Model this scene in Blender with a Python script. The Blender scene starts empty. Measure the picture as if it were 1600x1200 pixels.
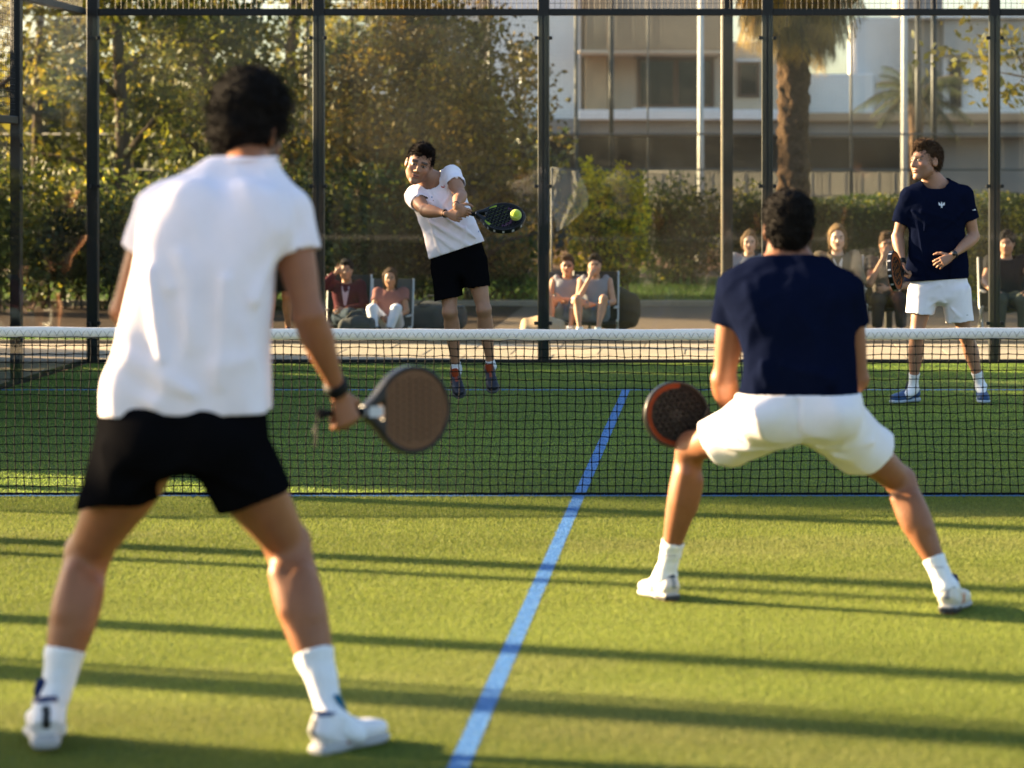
import bpy, math, random
import numpy as np
from mathutils import Vector, Matrix
from mathutils.bvhtree import BVHTree

# ------------------------------------------------------------------ camera, sky, sun, exposure
FPX, VX, VY, CAMX, CAMD, CAMH = 4317.0, 1130.0, 268.0, 0.75, 14.4, 1.69
scene = bpy.context.scene
C = scene.collection
cam_data = bpy.data.cameras.new('camera')
cam = bpy.data.objects.new('camera', cam_data); C.objects.link(cam); scene.camera = cam
cam.location = (CAMX, -CAMD, CAMH); cam.rotation_euler = (math.radians(90), 0, 0)
cam_data.sensor_width = 36.0; cam_data.lens = 36.0*FPX/1600
cam_data.shift_x = (800-VX)/1600; cam_data.shift_y = (VY-600)/1600
cam_data.clip_start = 0.1; cam_data.clip_end = 2000
cam_data.dof.use_dof = True; cam_data.dof.focus_distance = 17.2; cam_data.dof.aperture_fstop = 2.7

SUN_EL, SUN_AZ = 16.5, 18.5       # the sun stands low on the left and a little beyond the net
sd = Vector((-math.cos(math.radians(SUN_AZ)), math.sin(math.radians(SUN_AZ)), math.tan(math.radians(SUN_EL)))).normalized()
world = bpy.data.worlds.new('World'); scene.world = world; world.use_nodes = True
wn = world.node_tree; bgn = wn.nodes['Background']
sky = wn.nodes.new('ShaderNodeTexSky'); sky.sky_type = 'NISHITA'; sky.sun_disc = False
sky.sun_elevation = math.radians(SUN_EL); sky.sun_rotation = math.atan2(sd.x, sd.y)
sky.air_density = 1.0; sky.dust_density = 2.0; sky.ozone_density = 1.6
wn.links.new(sky.outputs[0], bgn.inputs[0]); bgn.inputs[1].default_value = 0.06
sun_data = bpy.data.lights.new('sun', 'SUN'); sun = bpy.data.objects.new('sun', sun_data); C.objects.link(sun)
sun.rotation_euler = sd.to_track_quat('Z', 'Y').to_euler()
sun_data.energy = 5.0; sun_data.angle = math.radians(1.1); sun_data.color = (1.0, 0.74, 0.42)
scene.view_settings.view_transform = 'Standard'; scene.view_settings.look = 'None'
scene.view_settings.gamma = 1; scene.view_settings.exposure = 2.75
scene.view_settings.use_curve_mapping = False
scene.render.engine = 'CYCLES'
scene.cycles.max_bounces = 8; scene.cycles.transparent_max_bounces = 24
scene.cycles.diffuse_bounces = 4; scene.cycles.glossy_bounces = 3
scene.cycles.caustics_reflective = False; scene.cycles.caustics_refractive = False
scene.cycles.use_denoising = True

# ------------------------------------------------------------------ helpers
rng = np.random.default_rng(7)
def V(*a): return np.array(a, float)
def P(px, py, D):
    """the world point that stands D metres from the lens plane on the ray through a photo pixel"""
    return V(CAMX+(px-VX)*D/FPX, D-CAMD, CAMH-(py-VY)*D/FPX)
def nrm(v):
    v = np.asarray(v, float); return v/max(np.linalg.norm(v), 1e-9)

MATS = {}
def mat(name, col, rough=0.7, spec=0.3, var=0.0, vscale=8.0, bump=0.0, bscale=60.0, metal=0.0, attr=None,
        sss=0.0, trans=0.0, col2=None, stretch=(1, 1, 1), sheen=0.0, bdist=0.01):
    if name in MATS: return MATS[name]
    m = bpy.data.materials.new(name); m.use_nodes = True; nt = m.node_tree; N = nt.nodes; L = nt.links
    b = N['Principled BSDF']; b.inputs['Roughness'].default_value = rough
    b.inputs['Specular IOR Level'].default_value = spec; b.inputs['Metallic'].default_value = metal
    if sheen: b.inputs['Sheen Weight'].default_value = sheen; b.inputs['Sheen Roughness'].default_value = 0.5
    src = None
    if attr:
        a = N.new('ShaderNodeAttribute'); a.attribute_name = attr; src = a.outputs['Color']
    tc = N.new('ShaderNodeTexCoord'); mp = N.new('ShaderNodeMapping'); mp.inputs['Scale'].default_value = stretch
    L.new(tc.outputs['Object'], mp.inputs['Vector'])
    if var > 0 or col2 is not None:
        n = N.new('ShaderNodeTexNoise'); n.inputs['Scale'].default_value = vscale; n.inputs['Detail'].default_value = 6
        n.inputs['Roughness'].default_value = 0.65
        L.new(mp.outputs[0], n.inputs['Vector'])
        if col2 is not None and src is None:
            r = N.new('ShaderNodeValToRGB'); L.new(n.outputs[0], r.inputs[0])
            r.color_ramp.elements[0].position = 0.36; r.color_ramp.elements[1].position = 0.64
            r.color_ramp.elements[0].color = (*col, 1); r.color_ramp.elements[1].color = (*col2, 1)
            src = r.outputs[0]
        else:
            mx = N.new('ShaderNodeMix'); mx.data_type = 'RGBA'; mx.blend_type = 'MULTIPLY'
            mr = N.new('ShaderNodeMapRange'); L.new(n.outputs[0], mr.inputs[0])
            mr.inputs[1].default_value = 0.25; mr.inputs[2].default_value = 0.75
            mr.inputs[3].default_value = 1-var; mr.inputs[4].default_value = 1+var
            if src is not None: L.new(src, mx.inputs[6])
            else: mx.inputs[6].default_value = (*col, 1)
            mx.inputs[0].default_value = 1
            L.new(mr.outputs[0], mx.inputs[7]); src = mx.outputs[2]
    if src is not None: L.new(src, b.inputs['Base Color'])
    else: b.inputs['Base Color'].default_value = (*col, 1)
    if bump > 0:
        n2 = N.new('ShaderNodeTexNoise'); n2.inputs['Scale'].default_value = bscale; n2.inputs['Detail'].default_value = 4
        L.new(mp.outputs[0], n2.inputs['Vector'])
        bp = N.new('ShaderNodeBump'); bp.inputs['Strength'].default_value = bump; bp.inputs['Distance'].default_value = bdist
        L.new(n2.outputs[0], bp.inputs['Height']); L.new(bp.outputs[0], b.inputs['Normal'])
    if sss > 0:
        b.inputs['Subsurface Weight'].default_value = sss
        b.inputs['Subsurface Radius'].default_value = (0.9, 0.35, 0.2); b.inputs['Subsurface Scale'].default_value = 0.012
    if trans > 0:     # light that comes through leaves and thin cloth
        t = N.new('ShaderNodeBsdfTranslucent')
        if src is not None: L.new(src, t.inputs[0])
        else: t.inputs[0].default_value = (*col, 1)
        ms = N.new('ShaderNodeMixShader'); ms.inputs[0].default_value = trans
        L.new(b.outputs[0], ms.inputs[1]); L.new(t.outputs[0], ms.inputs[2]); L.new(ms.outputs[0], N['Material Output'].inputs[0])
    MATS[name] = m
    return m

def link(name, me, m=None, parent=None, kind=None, smooth=False):
    o = bpy.data.objects.new(name, me); C.objects.link(o)
    if m is not None:
        if len(me.materials) == 0: me.materials.append(m)
    if parent is not None: o.parent = parent
    if kind: o['kind'] = kind
    if smooth: me.polygons.foreach_set('use_smooth', np.ones(len(me.polygons), bool))
    return o

def mesh_np(name, v, f, k=None, cols=None, attrname='col'):
    """numpy vertices and faces (all the same size) to a mesh"""
    me = bpy.data.meshes.new(name); v = np.ascontiguousarray(v, np.float32); f = np.ascontiguousarray(f, np.int32)
    n = f.shape[1]
    me.vertices.add(len(v)); me.vertices.foreach_set('co', v.ravel())
    me.loops.add(f.size); me.loops.foreach_set('vertex_index', f.ravel())
    me.polygons.add(len(f)); me.polygons.foreach_set('loop_start', np.arange(0, f.size, n, dtype=np.int32))
    me.polygons.foreach_set('loop_total', np.full(len(f), n, np.int32))
    if cols is not None:
        a = me.attributes.new(attrname, 'FLOAT_COLOR', 'POINT')
        c4 = np.ones((len(v), 4), np.float32); c4[:, :3] = cols; a.data.foreach_set('color', c4.ravel())
    me.update(calc_edges=True)
    return me

def tag(o, label=None, cat=None, group=None, kind=None):
    if label: o['label'] = label
    if cat: o['category'] = cat
    if group: o['group'] = group
    if kind: o['kind'] = kind
    return o
def empty(name, loc, label=None, cat=None, group=None, rz=0.0):
    o = bpy.data.objects.new(name, None); C.objects.link(o); o.location = tuple(loc); o.rotation_euler = (0, 0, rz)
    o.empty_display_size = 0.1
    bpy.context.view_layer.update()
    return tag(o, label, cat, group)
def under(o, parent):
    """parent o to a thing and keep it where it stands"""
    o.parent = parent
    o.matrix_parent_inverse = (Matrix.Translation(parent.location) @ parent.rotation_euler.to_matrix().to_4x4()).inverted()
    return o

class MB:
    """collects boxes, bars and tubes into ONE mesh"""
    def __init__(s): s.v = []; s.f = []; s.sm = []
    def add(s, vs, fs, smooth=False):
        o = len(s.v); s.v += [tuple(map(float, q)) for q in vs]; s.f += [tuple(i+o for i in q) for q in fs]; s.sm += [smooth]*len(fs)
    def box(s, lo, hi, bev=0.0):
        x0, y0, z0 = lo; x1, y1, z1 = hi
        if bev <= 0:
            s.add([(x0,y0,z0),(x1,y0,z0),(x1,y1,z0),(x0,y1,z0),(x0,y0,z1),(x1,y0,z1),(x1,y1,z1),(x0,y1,z1)],
                  [(0,3,2,1),(4,5,6,7),(0,1,5,4),(1,2,6,5),(2,3,7,6),(3,0,4,7)])
        else:
            b = bev; vs = []
            for z, i in ((z0, b), (z0+b, 0), (z1-b, 0), (z1, b)):
                j = 0
                a0, a1, b0, b1 = x0+i, x1-i, y0+i, y1-i
                c = b if i == 0 else b*0.6
                vs += [(a0+c,b0,z),(a1-c,b0,z),(a1,b0+c,z),(a1,b1-c,z),(a1-c,b1,z),(a0+c,b1,z),(a0,b1-c,z),(a0,b0+c,z)]
            fs = [tuple(range(7, -1, -1)), tuple(range(24, 32))]
            for r in range(3):
                for q in range(8):
                    fs.append((r*8+q, r*8+(q+1) % 8, r*8+8+(q+1) % 8, r*8+8+q))
            s.add(vs, fs)
        return s
    def tube(s, pts, r, n=8, caps=True, smooth=True):
        pts = [np.asarray(p, float) for p in pts]; k = len(pts)
        rr = [r]*k if np.isscalar(r) else list(r)
        d = [nrm(pts[min(i+1, k-1)]-pts[max(i-1, 0)]) for i in range(k)]
        up = V(0, 0, 1) if abs(d[0][2]) < 0.9 else V(1, 0, 0)
        vs = []
        for i in range(k):
            a = nrm(np.cross(up, d[i])); b = np.cross(d[i], a)
            up = b if False else up
            for j in range(n):
                t = 2*math.pi*j/n
                vs.append(pts[i]+rr[i]*(math.cos(t)*a+math.sin(t)*b))
        fs = []
        for i in range(k-1):
            for j in range(n):
                fs.append((i*n+j, i*n+(j+1) % n, (i+1)*n+(j+1) % n, (i+1)*n+j))
        if caps: fs += [tuple(range(n-1, -1, -1)), tuple(range((k-1)*n, k*n))]
        s.add(vs, fs, smooth); return s
    def sphere(s, c, r, n=10, m=7, sc=(1,1,1)):
        vs = [(c[0], c[1], c[2]+r*sc[2])]
        for i in range(1, m):
            p = math.pi*i/m
            for j in range(n):
                t = 2*math.pi*j/n
                vs.append((c[0]+r*sc[0]*math.sin(p)*math.cos(t), c[1]+r*sc[1]*math.sin(p)*math.sin(t), c[2]+r*sc[2]*math.cos(p)))
        vs.append((c[0], c[1], c[2]-r*sc[2])); fs = []
        for j in range(n): fs.append((0, 1+j, 1+(j+1) % n))
        for i in range(m-2):
            for j in range(n):
                a = 1+i*n
                fs.append((a+j, a+n+j, a+n+(j+1) % n, a+(j+1) % n))
        e = len(vs)-1; a = 1+(m-2)*n
        for j in range(n): fs.append((a+j, e, a+(j+1) % n))
        s.add(vs, fs, True); return s
    def mesh(s, name):
        me = bpy.data.meshes.new(name); me.from_pydata(s.v, [], s.f); me.update()
        me.polygons.foreach_set('use_smooth', np.array(s.sm, bool)); return me
    def build(s, name, m, parent=None, kind=None):
        o = link(name, s.mesh(name), m, None, kind)
        if parent is not None: under(o, parent)
        return o

def noise3(p, seed, scale, stretch=(1, 1, 1), octs=3, n=7):
    """smooth pseudo noise built of sines; p = (x, y, z) arrays"""
    r = np.random.default_rng(seed); out = 0; amp = 1.0; sc = scale; tot = 0
    for o in range(octs):
        for i in range(n):
            d = r.normal(size=3); d /= np.linalg.norm(d); ph = r.uniform(0, 6.28); f = sc*r.uniform(0.7, 1.4)
            out = out+amp*np.sin((p[0]*d[0]*stretch[0]+p[1]*d[1]*stretch[1]+p[2]*d[2]*stretch[2])*f+ph)/math.sqrt(n)
        tot += amp; amp *= 0.5; sc *= 2.1
    return out/tot

# ------------------------------------------------------------------ distance-field modelling (figures, cloth, shoes, rackets)
def axis_coords(lo, hi, h, fine):
    out = [lo]
    while out[-1] < hi:
        x = out[-1]; st = h
        for a, b, h2 in fine:
            if a-h <= x <= b: st = min(st, h2)
        out.append(x+st)
    return np.array(out, np.float32)
def frame_of(n, u):
    n = nrm(n); u = np.asarray(u, float); u = nrm(u-np.dot(u, n)*n); v = np.cross(n, u); return n, u, v
def dense(prof, K=96):
    prof = np.array([list(q)+[0]*(5-len(q)) for q in prof], float); t = prof[:, 0]; T = np.linspace(t[0], t[-1], K)
    out = []
    for c in range(1, 5):
        y = prof[:, c]; m = np.gradient(y, t) if len(t) > 1 else np.zeros(1)
        i = np.clip(np.searchsorted(t, T, side='right')-1, 0, len(t)-2); h = t[i+1]-t[i]; s = (T-t[i])/h
        out.append((2*s**3-3*s**2+1)*y[i]+(s**3-2*s**2+s)*h*m[i]+(-2*s**3+3*s**2)*y[i+1]+(s**3-s**2)*h*m[i+1])
    return T, out
def seg(a, b, r1, r2=None):
    a = np.asarray(a, float); b = np.asarray(b, float); r2 = r1 if r2 is None else r2; ab = b-a; L2 = max(ab@ab, 1e-9)
    def fn(X, Y, Z):
        x, y, z = X-a[0], Y-a[1], Z-a[2]
        t = np.clip((x*ab[0]+y*ab[1]+z*ab[2])/L2, 0, 1)
        return np.sqrt((x-t*ab[0])**2+(y-t*ab[1])**2+(z-t*ab[2])**2)-(r1+(r2-r1)*t)
    r = max(r1, r2); return fn, np.minimum(a, b)-r, np.maximum(a, b)+r
def ell(c, rad, R=None):
    c = np.asarray(c, float); rad = np.asarray(rad, float); R = np.eye(3) if R is None else np.asarray(R)
    def fn(X, Y, Z):
        x, y, z = X-c[0], Y-c[1], Z-c[2]
        q = [x*R[0, i]+y*R[1, i]+z*R[2, i] for i in range(3)]
        k0 = np.sqrt(sum((q[i]/rad[i])**2 for i in range(3)))
        k1 = np.sqrt(sum((q[i]/rad[i]**2)**2 for i in range(3)))+1e-6
        return k0*(k0-1)/k1
    r = max(rad); return fn, c-r, c+r
def loft(a, b, prof, u, cap=0.6, p=2.0):
    """a limb or torso: stations (t, half width along u, half depth along v, offset u, offset v)"""
    a = np.asarray(a, float); b = np.asarray(b, float); L = np.linalg.norm(b-a); n, u, v = frame_of(b-a, u)
    T, (W, Dp, OU, OV) = dense(prof); W = np.maximum(W, 0.004); Dp = np.maximum(Dp, 0.004)
    def fn(X, Y, Z):
        x, y, z = X-a[0], Y-a[1], Z-a[2]
        s = x*n[0]+y*n[1]+z*n[2]; t = np.clip(s/L, T[0], T[-1])
        w = np.interp(t, T, W); d = np.interp(t, T, Dp)
        q1 = (x*u[0]+y*u[1]+z*u[2]-np.interp(t, T, OU))/w; q2 = (x*v[0]+y*v[1]+z*v[2]-np.interp(t, T, OV))/d
        m = np.minimum(w, d); e = (s-t*L)/(m*cap)
        if p == 2.0: k = np.sqrt(q1**2+q2**2+e**2)
        else: k = (np.abs(q1)**p+np.abs(q2)**p+np.abs(e)**p)**(1/p)
        g = np.sqrt((q1/w)**2+(q2/d)**2+(e/(m*cap))**2)+1e-6; kk = np.sqrt(q1**2+q2**2+e**2)+1e-6
        return (k-1)*kk/g
    r = max(W.max()+np.abs(OU).max(), Dp.max()+np.abs(OV).max()); return fn, np.minimum(a, b)-r, np.maximum(a, b)+r

class Field:
    def __init__(s, lo, hi, h=0.007, fine=((), (), ())):
        s.h = h; s.ax = [axis_coords(lo[i], hi[i], h, fine[i]) for i in range(3)]
        s.D = np.full([len(a) for a in s.ax], 1.0, np.float32); s.cuts = []
    def sub(s, lo, hi):
        return tuple(slice(max(0, np.searchsorted(s.ax[i], lo[i])-1), min(len(s.ax[i]), np.searchsorted(s.ax[i], hi[i])+1)) for i in range(3))
    def grid(s, sl):
        return s.ax[0][sl[0]][:, None, None], s.ax[1][sl[1]][None, :, None], s.ax[2][sl[2]][None, None, :]
    def put(s, prim, k=0.02, op='u'):
        fn, lo, hi = prim; mg = k+3*s.h; sl = s.sub(lo-mg, hi+mg)
        if any(q.stop <= q.start for q in sl): return s
        d = fn(*s.grid(sl)).astype(np.float32); D = s.D[sl]
        if op == 'u':
            h = np.maximum(k-np.abs(D-d), 0)/max(k, 1e-6); D[...] = np.minimum(D, d)-h*h*k/4
        elif op == 's':
            d = -d; h = np.maximum(k-np.abs(D-d), 0)/max(k, 1e-6); D[...] = np.maximum(D, d)+h*h*k/4
        return s
    def disp(s, fn):
        sl = s.sub(V(-99, -99, -99), V(99, 99, 99)); s.D += np.where(np.abs(s.D) < 0.09, fn(*s.grid(sl)), 0).astype(np.float32); return s
    def folds(s, lst):
        """raised creases: (a, b, width, height)"""
        for a, b, w, amp in lst:
            fn, lo, hi = seg(a, b, 0.0); sl = s.sub(lo-3*w, hi+3*w)
            if any(q.stop <= q.start for q in sl): continue
            d = fn(*s.grid(sl)); s.D[sl] -= (1.5*amp*np.exp(-(d/w)**2)).astype(np.float32)
        return s
    def cut(s, pt, n, R=9.0, open_=True, reach=0.5):
        """take away what lies past a plane, within R of the axis through pt"""
        pt = np.asarray(pt, float); n = nrm(n); rr = min(R, 9)+reach if R < 9 else 9; sl = s.sub(pt-rr, pt+rr); X, Y, Z = s.grid(sl)
        x, y, z = X-pt[0], Y-pt[1], Z-pt[2]; d = (x*n[0]+y*n[1]+z*n[2]).astype(np.float32)
        if R < 9:
            rad = np.sqrt(np.maximum(x*x+y*y+z*z-d*d, 0)); ins = (rad < R) & (d < reach) & (d > -R); s.D[sl] = np.where(ins, np.maximum(s.D[sl], d), s.D[sl])
        else: s.D[sl] = np.maximum(s.D[sl], d)
        if open_: s.cuts.append((pt, n, R))
        return s
    def sleeve(s, prim, k, pt, n, R=.16):
        """a tube of cloth that ends at an open hem: only the tube itself is trimmed"""
        fn, lo, hi = prim; pt = np.asarray(pt, float); n = nrm(n)
        s.put((lambda X, Y, Z: np.maximum(fn(X, Y, Z), (X-pt[0])*n[0]+(Y-pt[1])*n[1]+(Z-pt[2])*n[2]), lo, hi), k); s.cuts.append((pt, n, R)); return s
    def nets(s):
        D = s.D; ins = D < 0; nx, ny, nz = D.shape
        c = np.zeros((nx-1, ny-1, nz-1), np.uint8)
        for i in (0, 1):
            for j in (0, 1):
                for k in (0, 1): c += ins[i:nx-1+i, j:ny-1+j, k:nz-1+k]
        act = (c > 0) & (c < 8); I, J, K = np.nonzero(act); N = len(I)
        idx = np.full(act.shape, -1, np.int32); idx[I, J, K] = np.arange(N)
        acc = np.zeros((N, 3)); cnt = np.zeros(N)
        ax = s.ax
        for a in range(3):
            o1, o2 = [q for q in range(3) if q != a]
            for p in (0, 1):
                for q in (0, 1):
                    off = [0, 0, 0]; off[o1] = p; off[o2] = q; of2 = list(off); of2[a] = 1
                    g0 = (I+off[0], J+off[1], K+off[2]); g1 = (I+of2[0], J+of2[1], K+of2[2])
                    d0 = D[g0]; d1 = D[g1]; m = (d0 < 0) != (d1 < 0)
                    t = d0[m]/(d0[m]-d1[m])
                    pos = np.stack([ax[w][g0[w][m]] for w in range(3)], 1).astype(float)
                    pos[:, a] += t*(ax[a][g1[a][m]]-ax[a][g0[a][m]])
                    acc[m] += pos; cnt[m] += 1
        v = acc/cnt[:, None]; faces = []
        for a in range(3):
            sl0 = [slice(1, D.shape[w]-1) for w in range(3)]; sl1 = list(sl0)
            sl0[a] = slice(0, D.shape[a]-1); sl1[a] = slice(1, D.shape[a])
            A = ins[tuple(sl0)]; B = ins[tuple(sl1)]; G = np.nonzero(A != B); fl = A[G]
            g = [G[w]+(0 if w == a else 1) for w in range(3)]
            o1, o2 = [(1, 2), (2, 0), (0, 1)][a]
            q = []
            for p1, p2 in ((0, 0), (1, 0), (1, 1), (0, 1)):
                cc = [g[0].copy(), g[1].copy(), g[2].copy()]; cc[o1] -= 1-p1; cc[o2] -= 1-p2
                q.append(idx[cc[0], cc[1], cc[2]])
            f = np.stack(q, 1); f[~fl] = f[~fl][:, ::-1]; faces.append(f)
        f = np.concatenate(faces)
        if s.cuts:
            rem = np.zeros(len(f), bool)
            for pt, n, R in s.cuts:
                d = (v-pt)@n; on = (np.abs(d) < 0.35*s.h) & (np.linalg.norm(v-pt, axis=1) < R)
                rem |= on[f].all(1)
            f = f[~rem]; used = np.unique(f); mp = np.full(len(v), -1); mp[used] = np.arange(len(used)); v = v[used]; f = mp[f]
        return v, f
    def smooth(s, v, f, it=2, lam=0.5):
        for _ in range(it):
            acc = np.zeros_like(v); cnt = np.zeros(len(v))
            for a in range(4):
                b = (a+1) % 4
                for i, j in ((a, b), (b, a)):
                    for w in range(3): acc[:, w] += np.bincount(f[:, i], v[f[:, j], w], len(v))
                    cnt += np.bincount(f[:, i], minlength=len(v))
            v = v+lam*(acc/np.maximum(cnt, 1)[:, None]-v)
        return v
    def build(s, name, m, parent=None, colfn=None, it=1, solid=0.0):
        v, f = s.nets(); v = s.smooth(v, f, it)
        me = mesh_np(name, v, f, cols=colfn(v) if colfn else None); o = link(name, me, m, smooth=True)
        if parent is not None: under(o, parent)
        if solid: md = o.modifiers.new('hem', 'SOLIDIFY'); md.thickness = solid; md.offset = -1
        s.D = None
        return o
# ------------------------------------------------------------------ the setting: ground, turf, lines, paving
def sheet(name, x0, x1, y0, y1, z, m, kind='structure', nx=1, ny=1, amp=0):
    xs = np.linspace(x0, x1, nx+1); ys = np.linspace(y0, y1, ny+1); X, Y = np.meshgrid(xs, ys, indexing='ij')
    Zz = np.full(X.shape, z)
    v = np.stack([X.ravel(), Y.ravel(), Zz.ravel()], 1); i = np.arange((nx+1)*(ny+1)).reshape(nx+1, ny+1)
    f = np.stack([i[:-1, :-1].ravel(), i[1:, :-1].ravel(), i[1:, 1:].ravel(), i[:-1, 1:].ravel()], 1)
    return link(name, mesh_np(name, v, f), m, kind=kind)
M_soil = mat('dry_soil', (0.20, 0.155, 0.105), 0.95, 0.1, var=0.35, vscale=3, bump=0.4, bscale=30)
M_pave = mat('sandy_paving', (0.36, 0.29, 0.21), 0.85, 0.2, var=0.16, vscale=5, bump=0.2, bscale=60)
M_path = mat('gravel_path', (0.115, 0.085, 0.060), 0.95, 0.1, var=0.3, vscale=12, bump=0.6, bscale=120)
M_lawn = mat('lawn_soil', (0.05, 0.085, 0.018), 0.9, 0.1, var=0.35, vscale=4, bump=0.5, bscale=80)
sheet('ground', -400, 400, -300, 900, -0.012, M_soil)
ENX0, ENX1, ENY = -4.83, 5.17, 10.0          # enclosure walls
# the turf mat: green with brushed rows across the court
def turf_mat(name, c0, c1, c2):
    m = bpy.data.materials.new(name); m.use_nodes = True; nt = m.node_tree; N = nt.nodes; L = nt.links; b = N['Principled BSDF']
    tc = N.new('ShaderNodeTexCoord'); mp = N.new('ShaderNodeMapping'); mp.inputs['Scale'].default_value = (0.35, 9.0, 1)
    L.new(tc.outputs['Object'], mp.inputs[0])
    n1 = N.new('ShaderNodeTexNoise'); n1.inputs['Scale'].default_value = 1.6; n1.inputs['Detail'].default_value = 4; L.new(mp.outputs[0], n1.inputs[0])
    n2 = N.new('ShaderNodeTexNoise'); n2.inputs['Scale'].default_value = 0.9; n2.inputs['Detail'].default_value = 8; L.new(tc.outputs['Object'], n2.inputs[0])
    n3 = N.new('ShaderNodeTexNoise'); n3.inputs['Scale'].default_value = 95; n3.inputs['Detail'].default_value = 2; L.new(tc.outputs['Object'], n3.inputs[0])
    def mx(a, bcol, fac, lo, hi):
        x = N.new('ShaderNodeMix'); x.data_type = 'RGBA'; r = N.new('ShaderNodeMapRange')
        r.inputs[1].default_value = lo; r.inputs[2].default_value = hi; L.new(fac, r.inputs[0]); L.new(r.outputs[0], x.inputs[0])
        if isinstance(a, tuple): x.inputs[6].default_value = (*a, 1)
        else: L.new(a, x.inputs[6])
        x.inputs[7].default_value = (*bcol, 1); return x.outputs[2]
    a = mx(c0, c1, n1.outputs[0], 0.38, 0.62); a = mx(a, c2, n2.outputs[0], 0.45, 0.75); a2 = mx(a, tuple(q*0.45 for q in c0), n3.outputs[0], 0.52, 0.75)
    L.new(a2, b.inputs['Base Color']); b.inputs['Roughness'].default_value = 0.8; b.inputs['Specular IOR Level'].default_value = 0.1
    bp = N.new('ShaderNodeBump'); bp.inputs['Strength'].default_value = 0.7; bp.inputs['Distance'].default_value = 0.008
    L.new(n3.outputs[0], bp.inputs['Height']); L.new(bp.outputs[0], b.inputs['Normal'])
    MATS[name] = m; return m
M_turf = turf_mat('turf_base', (0.055, 0.090, 0.013), (0.075, 0.115, 0.016), (0.082, 0.118, 0.017))
sheet('court_turf', ENX0, ENX1, -10, ENY-0.03, 0.0, M_turf)
M_line = mat('line_paint', (0.07, 0.19, 0.42), 0.7, 0.2, var=0.1, vscale=60, bump=0.5, bscale=150)
LW = 0.03
for (x0, x1, y0, y1) in ((-LW, LW, -6.95, -0.055), (-LW, LW, 0.055, 6.92), (ENX0, ENX1, 6.95-LW, 6.95+LW), (ENX0, ENX1, -6.95-LW, -6.95+LW)):
    sheet('court_line', x0, x1, y0, y1, 0.004, M_line)
sheet('court_line', ENX0+0.05, ENX1-0.05, -0.05, 0.05, 0.004, M_line)
# turf fibres: short blades, dense near the lens, thinner beyond the net; blades on a line are blue
def blades(n, x0, x1, y0, y1, lo, hi, seed, wid, ymap=None):
    r = np.random.default_rng(seed); y = r.uniform(y0, y1, n); D = y+CAMD
    fr = (x0 if x0 is not None else 0)
    xl = np.maximum(CAMX+(-330-VX)*D/FPX, ENX0); xr = np.minimum(CAMX+(1930-VX)*D/FPX, ENX1); x = xl+(xr-xl)*r.random(n)
    h = r.uniform(lo, hi, n); a = r.uniform(0, 2*np.pi, n); lean = r.normal(0, 0.65, (n, 2))*h[:, None]
    w = wid*r.uniform(0.6, 1.3, n); b = np.stack([x, y, np.zeros(n)], 1); d = np.stack([np.cos(a)*w, np.sin(a)*w, np.zeros(n)], 1)
    tip = b+np.stack([lean[:, 0], lean[:, 1], h], 1)
    v = np.stack([b-d, b+d, tip], 1).reshape(-1, 3); f = np.arange(3*n).reshape(n, 3)
    return x, y, v, f, r
def blade_mat(name, attr=True):
    m = mat(name, (0.1, 0.2, 0.04), 0.6, 0.12, attr='col', trans=0.42)
    return m
M_blade = blade_mat('turf_fibre')
vs, cs = [], []
for (n, y0, y1, lo, hi, sd_, wid) in ((600000, -7.6, -3.6, 0.007, 0.013, 11, 0.0014), (430000, -3.6, -0.02, 0.008, 0.014, 12, 0.0020), (260000, 0.02, 9.9, 0.007, 0.012, 13, 0.0036)):
    x, y, v, f, r = blades(n, None, None, y0, y1, lo, hi, sd_, wid)
    g = r.random(n)[:, None]; base = np.array([0.155, 0.200, 0.036])*(1-g)+np.array([0.228, 0.254, 0.060])*g
    joint = np.minimum(np.abs(x-0.82), np.minimum(np.abs(x+2.5), np.abs(x-4.1))) < 0.010
    base[joint] *= 0.88
    sand = np.clip(noise3((x, y, 0*x), 31, 1.7, stretch=(.6, 1.3, 1), octs=4)-.35, 0, 1)[:, None]; base = base*(1-.5*sand)+np.array([.30, .27, .13])*.5*sand
    patch = 1+0.20*noise3((x, y, 0*x), 3, 1.1, octs=4)+0.12*noise3((x, y, 0*x), 5, 6.0, stretch=(0.08, 1, 1), octs=2)
    base = base*patch[:, None]*r.uniform(0.8, 1.18, n)[:, None]
    dead = r.random(n) < 0.05; base[dead] = np.array([0.20, 0.20, 0.08])
    if y0 > 0: base = base*np.array([1.15, 1.32, 1.2])  # blades beyond the net get a brighter colour to lift the shaded half
    on = ((np.abs(x) < LW) & (np.abs(y) < 6.95)) | (np.abs(np.abs(y)-6.95) < LW) | (np.abs(y) < 0.05)
    base[on] = np.array([0.075, 0.20, 0.45])*r.uniform(0.85, 1.1, on.sum())[:, None]
    wear = on & (r.random(n) < 0.03); base[wear] = np.array([0.14, 0.22, 0.06])
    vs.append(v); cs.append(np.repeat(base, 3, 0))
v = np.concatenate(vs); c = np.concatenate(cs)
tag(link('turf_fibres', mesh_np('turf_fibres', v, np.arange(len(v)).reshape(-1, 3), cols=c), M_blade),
    'short green artificial turf fibres over the whole padel court', 'artificial turf', kind='stuff')

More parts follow.
